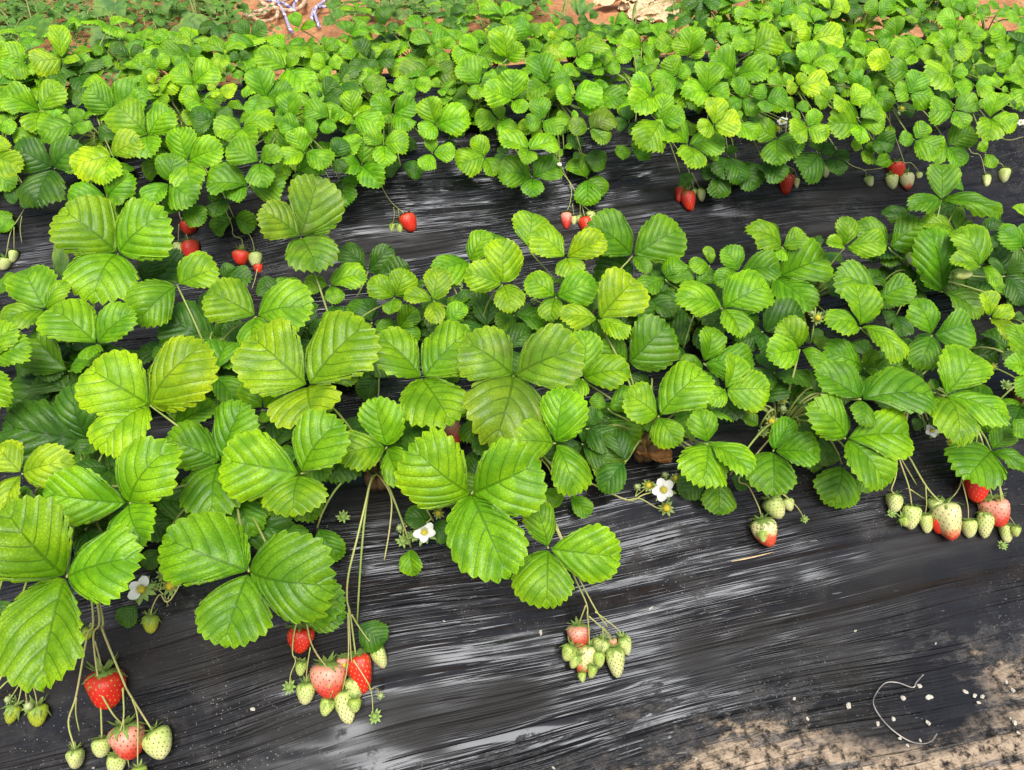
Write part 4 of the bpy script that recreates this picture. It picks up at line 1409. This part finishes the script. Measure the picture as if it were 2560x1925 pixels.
def granules(txt, labels, group, lift):
    t = txt.split()
    for i in range(0, len(t), 2):
        x, y, w = [float(a) for a in t[i+1].split(',')]
        P = hit(src(t[i], x, y), None, .004); s = w*860/2212*(P-CAM).dot(FWD)/F_PX*.82
        o = bpy.data.objects.new('white_granule', rg.choice(BLOBS)); COL.objects.link(o)
        n = film_n(P.y); xx = Vector((math.cos(a := rg.uniform(0, 6.28)), math.sin(a), 0)); xx = (xx-n*xx.dot(n)).normalized(); yy = n.cross(xx)
        o.matrix_world = mat4(xx, yy, n, s, s*rg.uniform(.8, 1.1), s, P); 
        if labels: lb, gp = labels, group
        elif t[i] == '9' and 1260 < x < 1640 and 1050 < y < 1500: lb, gp = 'small white mineral granule lying inside or against the wire hoop', 'white granules inside the wire hoop'
        elif t[i] == '9': lb, gp = 'small white mineral granule on muddy plastic outside the wire hoop', 'white granules around the wire hoop'
        else: lb, gp = 'small white granule on clean black plastic among the near berry clusters', 'white granules on the clean near plastic'
        tag(o, lb, 'granule', gp)
granules(GRAN_F, None, None, 0)
granules(GRAN_B, 'tiny white granule lying on the far black plastic', 'white granules on the far plastic', 0)

def poly(reg, txt, off):
    out = []
    for s in txt.split():
        v = [float(a) for a in s.split(',')]
        out.append(hit(src(reg, v[0], v[1]), None, v[2]/1000 if len(v) > 2 else off))
    return out
pts = smooth_pts(poly('9', '1565,1045,22 1520,1095,12 1495,1128,8 1400,1097,8 1320,1100,9 1265,1160,9 1243,1230,10 1290,1320,9 1370,1405,8 1470,1470,7 1560,1490,6 1620,1470,5 1652,1425,4', .008), 7)
mb = MB(); V, Fc, U = tube_data(pts, [.00095]*len(pts), 8); mb.add(V, Fc, U)
tag(mb.build('wire_hoop', M['wire']), 'bent galvanised wire hoop lying on the muddy plastic beside white granules', 'wire')
mb = MB(); pts = smooth_pts(poly('9', '330,318 460,292 600,258', .005), 6); V, Fc, U = tube_data(pts, [.0004+.0007*math.sin(math.pi*i/(len(pts)-1)) for i in range(len(pts))], 5); mb.add(V, Fc, U)
tag(mb.build('straw_blade', M['straw']), 'thin dry straw blade lying on the near black plastic', 'straw')

def curled_leaf(name, P, size, mat, seed, curl, nrm=Vector((0, 0, 1)), ang=0.0, w=.7):
    r = random.Random(seed); V, Fc = [], []; n, m = 16, 12
    for i in range(n+1):
        t = i/n; W = w*.5*math.sin(math.pi*min(1, t*.93+.05))**.75*(1+.10*math.sin(t*31))
        for j in range(m+1):
            s = -1+2*j/m; a = curl*s; x = W*(math.sin(a)/max(curl, .01)); z = W*(1-math.cos(a))/max(curl, .01)
            z += .35*curl*(t-.4)**2+.05*math.sin(9*t+seed)*s+.04*math.sin(17*t+5*s)+.03*r.uniform(-1, 1)*abs(s)
            V.append((x, t-.4, z))
    for i in range(n):
        for j in range(m): a = i*(m+1)+j; Fc.append((a, a+1, a+m+2, a+m+1))
    me = mesh(name, V, Fc, mats=[mat]); o = link(name, me)
    y = Vector((math.cos(ang), math.sin(ang), .1)); x, y, n3 = frame_mat(y, nrm); o.matrix_world = mat4(x, y, n3, size, size, size, P); return o
P = hit(src('5', 1990, 1270), None, .03)
o = curled_leaf('dead_leaf', P, .062, M['dry_leaf'], 3, .9, (film_n(P.y)+Vector((.5, -.3, 0))).normalized(), -.9, .85); tag(o, 'dead brown curled leaf lying on black plastic between two near plants', 'dead leaf')
DRY = ((1860, 40, .13, .4), (1930, 60, .12, 2.4), (2010, 70, .14, .2), (2060, 30, .13, -.5), (1960, 115, .12, 3.0), (2080, 120, .11, .3), (1890, 95, .10, 1.2), (1730, 8, .16, .05), (2110, 60, .10, 1.9), (1990, 20, .13, .9), (1910, 10, .12, 2.7))
rd = random.Random(9)
for i, (x, y, s, a) in enumerate(DRY):
    P = hit(src('2', x, y), .022+.007*(i % 4)); o = curled_leaf('dry_husk', P, s, M['husk'], 40+i, rd.uniform(.5, 1.2), Vector((rd.uniform(-.3, .3), rd.uniform(-.5, 0), 1)), a, rd.uniform(.35, .6))
    tag(o, 'pale dry leaf in the heap on orange soil behind the far bed', 'dry leaf', 'heap of pale dry leaves')

# ropes left on the soil beyond the far bed
def rope(txt, rad, mat, label, wave=0.0):
    pts = smooth_pts([hit(src('1', *[float(a) for a in s.split(',')[:2]]), .026+.012*(i % 2)) for i, s in enumerate(txt.split())], 9)
    mb = MB(); V, Fc, U = tube_data(pts, [rad*(1+.06*math.sin(i*2.2)) for i in range(len(pts))], 8); mb.add(V, Fc, U)
    tag(mb.build('rope', mat), label, 'rope', 'ropes lying on the soil behind the far bed')
k = 300/2212*2212/860
def zz(s):   # points measured in the enlarged view of the ropes
    out = []
    for q in s.split():
        a, b = [float(v) for v in q.split(',')]
        out.append('%.1f,%.1f' % ((580+a*300/2212)*2212/860, (b*300/2212)*2212/860))
    return ' '.join(out)
rope(zz('230,220 330,225 430,215 540,195 650,150 760,80 860,30 1000,-10 1150,-80'), .0075, M['rope_cream'], 'cream twisted rope, the upper strand beside the weeds')
rope(zz('215,285 330,275 450,280 580,255 690,190 800,150 840,210 830,290 740,370 600,400 480,375 370,310 250,300'), .0075, M['rope_cream'], 'cream twisted rope curled into a small loop')
rope(zz('510,-40 560,50 660,110 800,150 950,190 1080,195 1200,175 1300,100 1340,20 1340,-60'), .0085, M['rope_cream'], 'cream twisted rope in the widest sagging curve')
rope(zz('830,-60 860,70 910,150 960,250 1000,350 1060,520 1120,620'), .0060, M['rope_blue'], 'blue and white cord running down to the bright green leaf')
rope(zz('640,10 760,20 900,40 1000,90 1090,160 1150,200 1140,100 1200,0 1240,-80'), .0060, M['rope_blue'], 'blue and white cord tangled over the cream rope')
rope(zz('1480,400 1470,320 1500,200 1560,130 1680,40 1800,-60'), .0060, M['rope_blue'], 'blue and white cord standing apart, its outer strand')
rope(zz('1620,520 1580,420 1540,300 1530,200 1580,150 1700,120 1900,100'), .0060, M['rope_blue'], 'blue and white cord standing apart, its inner bent strand')

# ------------------------------------------------------------------ weeds on the soil behind the far bed
def weed_leaf_mesh(seed, lob=3, wide=1.0):
    r = random.Random(seed)
    o1 = [(0, 0), (.30*wide, .02), (.48*wide, .18), (.40*wide, .36), (.46*wide, .52), (.34*wide, .70), (.22*wide, .80), (.14*wide, .95), (0, 1.0)]
    o1 = [(x*r.uniform(.88, 1.12), y) for x, y in o1]; o1[0] = (0, 0); o1[-1] = (0, 1)
    return leaflet_mesh('weed_leaf_shape', seed, o1, o1, nt=5, S=6, T=6, fold=r.uniform(.05, .3), arch=.06, pleat=.008, curl=.12, wav=.05, tooth=.045, mat=M['weed_leaf'], teeth_from=.05)
WL = {0: [weed_leaf_mesh(i, 3, w) for i, w in enumerate((1.0, .85, 1.15))]}
NL = {0: [leaflet_mesh('narrow_leaf_shape', 90+i, [(0, 0), (.3, .15), (.5, .45), (.35, .8), (0, 1)], [(0, 0), (.3, .15), (.5, .45), (.35, .8), (0, 1)], nt=6, S=4, T=5, tooth=.06, fold=.2, arch=.08, mat=M['weed_leaf']) for i in range(3)]}
def weed(px, z0, leaves, label, meshes, c, seed, stem_r=.003, name='weed_plant', top=None):
    """leaves: (photograph pixel of base, tip, height) - each on its own stalk from the weed's stem"""
    r = random.Random(seed); B = hit(px, z0); root = bpy.data.objects.new(name, None); COL.objects.link(root); root.location = B; tag(root, label, 'weed', 'weeds behind the far bed')
    H = top or max(l[2] for l in leaves)
    pts = smooth_pts([Vector((0, 0, -.01)), Vector((r.uniform(-.02, .02), r.uniform(-.02, .02), H*.5)), Vector((r.uniform(-.03, .03), r.uniform(-.03, .03), H))], 5)
    V, Fc, U = tube_data(pts, [stem_r*(1-.5*i/len(pts)) for i in range(len(pts))], 6); link('stem', mesh('stem', V, Fc, uv=U), root, M['petiole'])
    extra = []
    for i in range(26):
        a, d_ = r.uniform(0, 6.28), r.uniform(.02, .17); extra.append((B+Vector((math.cos(a)*d_*1.3, math.sin(a)*d_, r.uniform(.03, H*.85))), a+r.uniform(-.7, .7), r.uniform(.03, .065)))
    for J, a, L in extra:
        if not shows(J, 10): continue
        s = pts[int(len(pts)*min(.95, (J-B).z/H*.7))]; e = J-B
        V, Fc, U = tube_data(smooth_pts([s, (s+e)/2+Vector((0, 0, .01)), e], 3), [.0014]*7, 5); lf = link('leaf', mesh('leaf_stalk', V, Fc, uv=U), root, M['petiole'])
        place_leaflet(lf, B, J, J+Vector((math.cos(a), math.sin(a), r.uniform(-.5, .1)))*L, Vector((r.uniform(-.3, .3), -.35, 1)), r.uniform(.6, 1.0), 0, c, r, meshes, name='leaf_blade')
    for (b, t, h, w) in leaves:
        J = hit(b, h); n = Vector((r.uniform(-.3, .3), -.45+r.uniform(-.2, .2), 1)).normalized(); d = ray(t); T = CAM+d*((J-CAM).dot(n)/d.dot(n))
        if (T-J).length > .2: T = J+(T-J).normalized()*.2
        s = pts[min(len(pts)-1, int(len(pts)*min(.99, h/H*.8)))]
        e = J-B; V, Fc, U = tube_data(smooth_pts([s, (s+e)/2+Vector((0, 0, .01)), e], 3), [.0016]*7, 5)
        lf = link('leaf', mesh('leaf_stalk', V, Fc, uv=U), root, M['petiole'])
        o = place_leaflet(lf, B, J, T, n, w, 0, c, r, meshes, name='leaf_blade')
def P1(x, y): return src('1', x, y)
def P2(x, y): return src('2', x, y)
def P3(x, y): return src('3', x, y)
weed(P1(720, 200), 0, [(P1(745, 20), P1(605, 100), .20, 1.1), (P1(745, 10), P1(790, 100), .20, .9), (P1(735, 185), P1(625, 290), .20, 1.2), (P1(735, 185), P1(770, 260), .19, .7), (P1(640, 220), P1(590, 310), .15, .7), (P1(790, 190), P1(840, 200), .18, .8), (P1(560, 90), P1(500, 130), .13, .9), (P1(720, -20), P1(640, 10), .19, .9)], 'tall grey-green broadleaf weed with the largest lobed leaves', WL, 'w', 1)
weed(P1(1290, 230), 0, [(P1(1285, 205), P1(1195, 80), .21, .9), (P1(1290, 205), P1(1310, 100), .22, 1.0), (P1(1300, 210), P1(1415, 140), .20, .9), (P1(1280, 215), P1(1130, 250), .17, .9), (P1(1290, 215), P1(1230, 310), .20, 1.0), (P1(1300, 215), P1(1410, 290), .20, 1.0), (P1(1250, 220), P1(1080, 210), .15, .8), (P1(1300, 210), P1(1330, 320), .19, .8)], 'grey-green lobed weed standing in front of the cream ropes', WL, 'w', 2)
weed(P1(270, 190), 0, [(P1(235, 240), P1(170, 120), .14, 1.0), (P1(240, 240), P1(330, 110), .14, 1.0), (P1(250, 60), P1(280, 10), .15, .8), (P1(290, 30), P1(250, 100), .14, .7), (P1(450, 130), P1(520, 170), .13, .9), (P1(450, 130), P1(490, 60), .12, .8), (P1(60, 260), P1(120, 300), .10, .9), (P1(330, 60), P1(380, 120), .11, .8)], 'mid green weed with paired oval leaves near the corner soil patch', WL, 'v', 3)
weed(P1(40, 160), 0, [(P1(45, 60), P1(10, 20), .12, .7), (P1(45, 60), P1(90, 30), .12, .7), (P1(50, 110), P1(0, 130), .10, .8), (P1(50, 120), P1(100, 150), .10, .8), (P1(60, 170), P1(20, 220), .09, .8), (P1(60, 170), P1(110, 220), .08, .8)], 'small upright weed at the very corner beside orange soil', NL, 'v', 4)
weed(P1(960, 130), 0, [(P1(1000, 60), P1(900, 20), .14, .6), (P1(1000, 60), P1(1080, 100), .14, .6), (P1(990, 90), P1(920, 140), .12, .6), (P1(1010, 90), P1(1040, 170), .12, .6), (P1(930, 160), P1(860, 200), .11, .6), (P1(990, 160), P1(960, 230), .10, .6), (P1(1010, 200), P1(1060, 270), .10, .6), (P1(900, 60), P1(850, 30), .12, .6), (P1(880, 100), P1(830, 130), .10, .6)], 'bushy weed of narrow dark leaves between two grey-green weeds', NL, 'v', 5)
weed(P1(1130, 60), 0, [(P1(1130, 40), P1(1060, 10), .16, .8), (P1(1140, 40), P1(1200, 20), .16, .8), (P1(1130, 60), P1(1090, 130), .14, .7), (P1(1150, 60), P1(1220, 80), .14, .7), (P1(1140, 10), P1(1110, -40), .16, .8)], 'light green toothed weed rising against the top edge', WL, 'v', 6)
weed(P1(1460, 140), 0, [(P1(1440, 60), P1(1360, 20), .13, .8), (P1(1450, 60), P1(1520, 10), .13, .6), (P1(1450, 120), P1(1380, 150), .12, .9), (P1(1460, 120), P1(1560, 60), .13, .35), (P1(1470, 150), P1(1520, 200), .10, .8), (P1(1540, 30), P1(1600, 80), .12, .7)], 'dark green weed with long pale leaf just before the coiled rope', WL, 'v', 7)
weed(P1(2150, 170), 0, [(P1(2150, 120), P1(2080, 160), .12, .9), (P1(2150, 110), P1(2210, 60), .12, .9), (P1(2150, 60), P1(2090, 20), .12, .8), (P1(2170, 150), P1(2220, 190), .11, .8), (P1(2130, 50), P1(2190, -10), .12, .7)], 'pale round-leaved weed at the end of the blue cords', WL, 'v', 8)
weed(P2(1010, 180), 0, [(P2(980, 95), P2(880, -10), .22, .75), (P2(985, 95), P2(960, 130), .20, .6), (P2(1010, 180), P2(1060, 120), .12, .8), (P2(1000, 170), P2(930, 190), .10, .8)], 'tall single-leaved weed with bright leaf and white midrib', WL, 'l', 9, .004)
weed(P2(1550, 130), 0, [(P2(1530, 100), P2(1490, 0), .15, .3), (P2(1540, 100), P2(1560, -10), .16, .35), (P2(1560, 100), P2(1640, 20), .15, .35), (P2(1540, 60), P2(1500, 60), .13, .5), (P2(1570, 60), P2(1620, 80), .13, .4)], 'feathery silvery weed on bare orange soil beside the dry leaves', NL, 'w', 10)
weed(P2(1440, 130), 0, [(P2(1430, 110), P2(1370, 60), .11, .5), (P2(1440, 110), P2(1500, 150), .11, .7), (P2(1400, 130), P2(1340, 90), .10, .5), (P2(1460, 140), P2(1520, 190), .10, .8)], 'sprawling grey weed in front of the silvery feathery one', WL, 'w', 11)
weed(P2(1880, 170), 0, [(P2(1860, 210), P2(1800, 150), .11, .9), (P2(1870, 210), P2(1930, 160), .12, .9), (P2(1900, 190), P2(1990, 190), .10, .7), (P2(1860, 220), P2(1900, 260), .10, .8)], 'grey-leaved weed at the foot of the heap of dry leaves', WL, 'w', 12)
weed(P2(2140, 110), 0, [(P2(2140, 60), P2(2090, 70), .11, .8), (P2(2150, 60), P2(2190, 20), .12, .8), (P2(2140, 90), P2(2110, 150), .09, .8), (P2(2160, 90), P2(2210, 110), .09, .8)], 'green weed on the far side of the dry leaf heap', WL, 'v', 13)
weed(P2(330, 110), 0, [(P2(330, 30), P2(260, 10), .10, .6), (P2(340, 30), P2(400, 10), .10, .6), (P2(420, 100), P2(480, 60), .10, .7), (P2(420, 100), P2(380, 130), .10, .7), (P2(470, 140), P2(540, 150), .09, .7), (P2(250, 100), P2(200, 90), .09, .8), (P2(580, 80), P2(640, 40), .10, .7), (P2(580, 80), P2(620, 130), .09, .7)], 'low pale weed between the blue cord and the bright single leaf', NL, 'w', 14)
weed(P2(740, 60), 0, [(P2(740, 30), P2(680, 0), .12, .7), (P2(750, 30), P2(810, 10), .12, .7), (P2(760, 70), P2(840, 90), .10, .8), (P2(740, 70), P2(690, 120), .10, .8), (P2(720, 0), P2(760, -50), .12, .7)], 'small-leaved weed close behind the bright single leaf', NL, 'v', 15)
weed(P2(1190, 60), 0, [(P2(1170, 30), P2(1110, 10), .13, .8), (P2(1180, 30), P2(1230, -20), .13, .8), (P2(1190, 70), P2(1260, 40), .11, .9), (P2(1170, 70), P2(1120, 100), .10, .9), (P2(1300, 40), P2(1340, 80), .11, .8), (P2(1280, 40), P2(1330, 0), .11, .8)], 'mid green weed at the near edge of the orange soil clearing', WL, 'v', 16)
# grass blade among the near plants
B = hit(src('4', 405, 500), HB+.01); root = bpy.data.objects.new('grass_weed', None); COL.objects.link(root); root.location = B
tag(root, 'pale upright grass blade behind the biggest leaf of the near bed', 'weed')
J = hit(src('4', 410, 160), HB+.10); T = hit(src('1', 400, 1500), HB+.17); V, Fc, U = tube_data([Vector((0, 0, 0)), (J-B)*.6, J-B], [.0018]*3, 6)
lf = link('leaf', mesh('leaf_stalk', V, Fc, uv=U), root, M['petiole']); place_leaflet(lf, B, J, T, Vector((0, -.8, .5)), .30, 0, 'w', random.Random(1), NL, name='leaf_blade')

# low ground cover that nobody could count
mb = MB(); rv = random.Random(77); GV, GF, GU = [], [], []
for i in range(15000):
    x = rv.uniform(-1.7, 2.6); y = rv.uniform(2.38, 3.75)
    dens = .5+.5*math.sin(x*3.1+1.2)*math.sin(y*4.3+.4)+(.6 if x < -.35 else -.15)
    if y > 2.85 and ((-.33 < x < .05) or (.62 < x < 1.4)): dens -= .75      # the bare soil by the ropes and the dry leaves
    if y > 2.8 and x > 1.5: dens -= .4
    if rv.random() > dens: continue
    if not shows(Vector((x, y, .02)), 2): continue
    s = rv.uniform(.007, .021); h = rv.uniform(.008, .06); a = rv.uniform(0, 6.28); tl = rv.uniform(-.5, .5)
    d = Vector((math.cos(a), math.sin(a), tl)); p = Vector((-math.sin(a), math.cos(a), rv.uniform(-.3, .3))); c = Vector((x, y, h*(2.2 if x < -.3 else 1)+film_z(y))); k0 = len(GV)
    ring = [(0, 0), (.35, .42), (.8, .36), (1.15, 0), (.8, -.36), (.35, -.42)]
    for u, v in ring: GV.append(c+d*s*u*1.3+p*s*v+Vector((0, 0, -.25*s*v*v*4)))
    GF.append(tuple(range(k0, k0+6))); GU += [(i*1.37, .5)]*6
m, nt, b, out = new_mat('ground_cover_leaf'); g = G(nt); u_ = g.n('UVMap', uv_map='UVMap').outputs[0]; wn = g.n('TexWhiteNoise', noise_dimensions='2D'); g.l(u_, wn.inputs['Vector'])
g.l(g.mix(wn.outputs['Value'], rgb(.05, .14, .02), rgb(.13, .25, .04)), b.inputs['Base Color']); b.inputs['Roughness'].default_value = .6
gc = link('ground_cover', mesh('ground_cover', GV, GF, uv=GU), None, m); tag(gc, 'low mat of small-leaved weeds covering the soil behind the far bed', 'ground cover', kind='stuff')

# ------------------------------------------------------------------ labels of the strawberry plants
for p in PLANTS:
    if p.root: tag(p.root, LABELS[p.key], 'strawberry plant', 'strawberry plants of the near bed' if p.bed == 'front' else 'strawberry plants of the far bed')

# ------------------------------------------------------------------ light
w = bpy.data.worlds.new('World'); SC.world = w; w.use_nodes = True; nt = w.node_tree
bg = nt.nodes['Background']; sky = nt.nodes.new('ShaderNodeTexSky'); sky.sky_type = 'NISHITA'; sky.sun_disc = False
S = Vector((.03, -.36, .90)).normalized(); el = math.asin(S.z)
sky.sun_elevation = el; sky.sun_rotation = math.atan2(S.x, S.y); sky.air_density = 1.0; sky.dust_density = 6.0; sky.ozone_density = 1.0
nt.links.new(sky.outputs[0], bg.inputs[0]); bg.inputs[1].default_value = .065
sl = bpy.data.lights.new('sun', 'SUN'); sl.energy = 1.5; sl.angle = math.radians(36); sl.color = (1, .98, .95)
so = bpy.data.objects.new('sun', sl); COL.objects.link(so); so.rotation_euler = (-S).to_track_quat('-Z', 'Y').to_euler()
SC.view_settings.view_transform = 'Standard'; SC.view_settings.look = 'None'; SC.view_settings.gamma = 1; SC.view_settings.exposure = 1.36
SC.cycles.max_bounces = 8; SC.cycles.diffuse_bounces = 3; SC.cycles.glossy_bounces = 3; SC.cycles.transmission_bounces = 4; SC.cycles.transparent_max_bounces = 6
SC.cycles.use_denoising = True
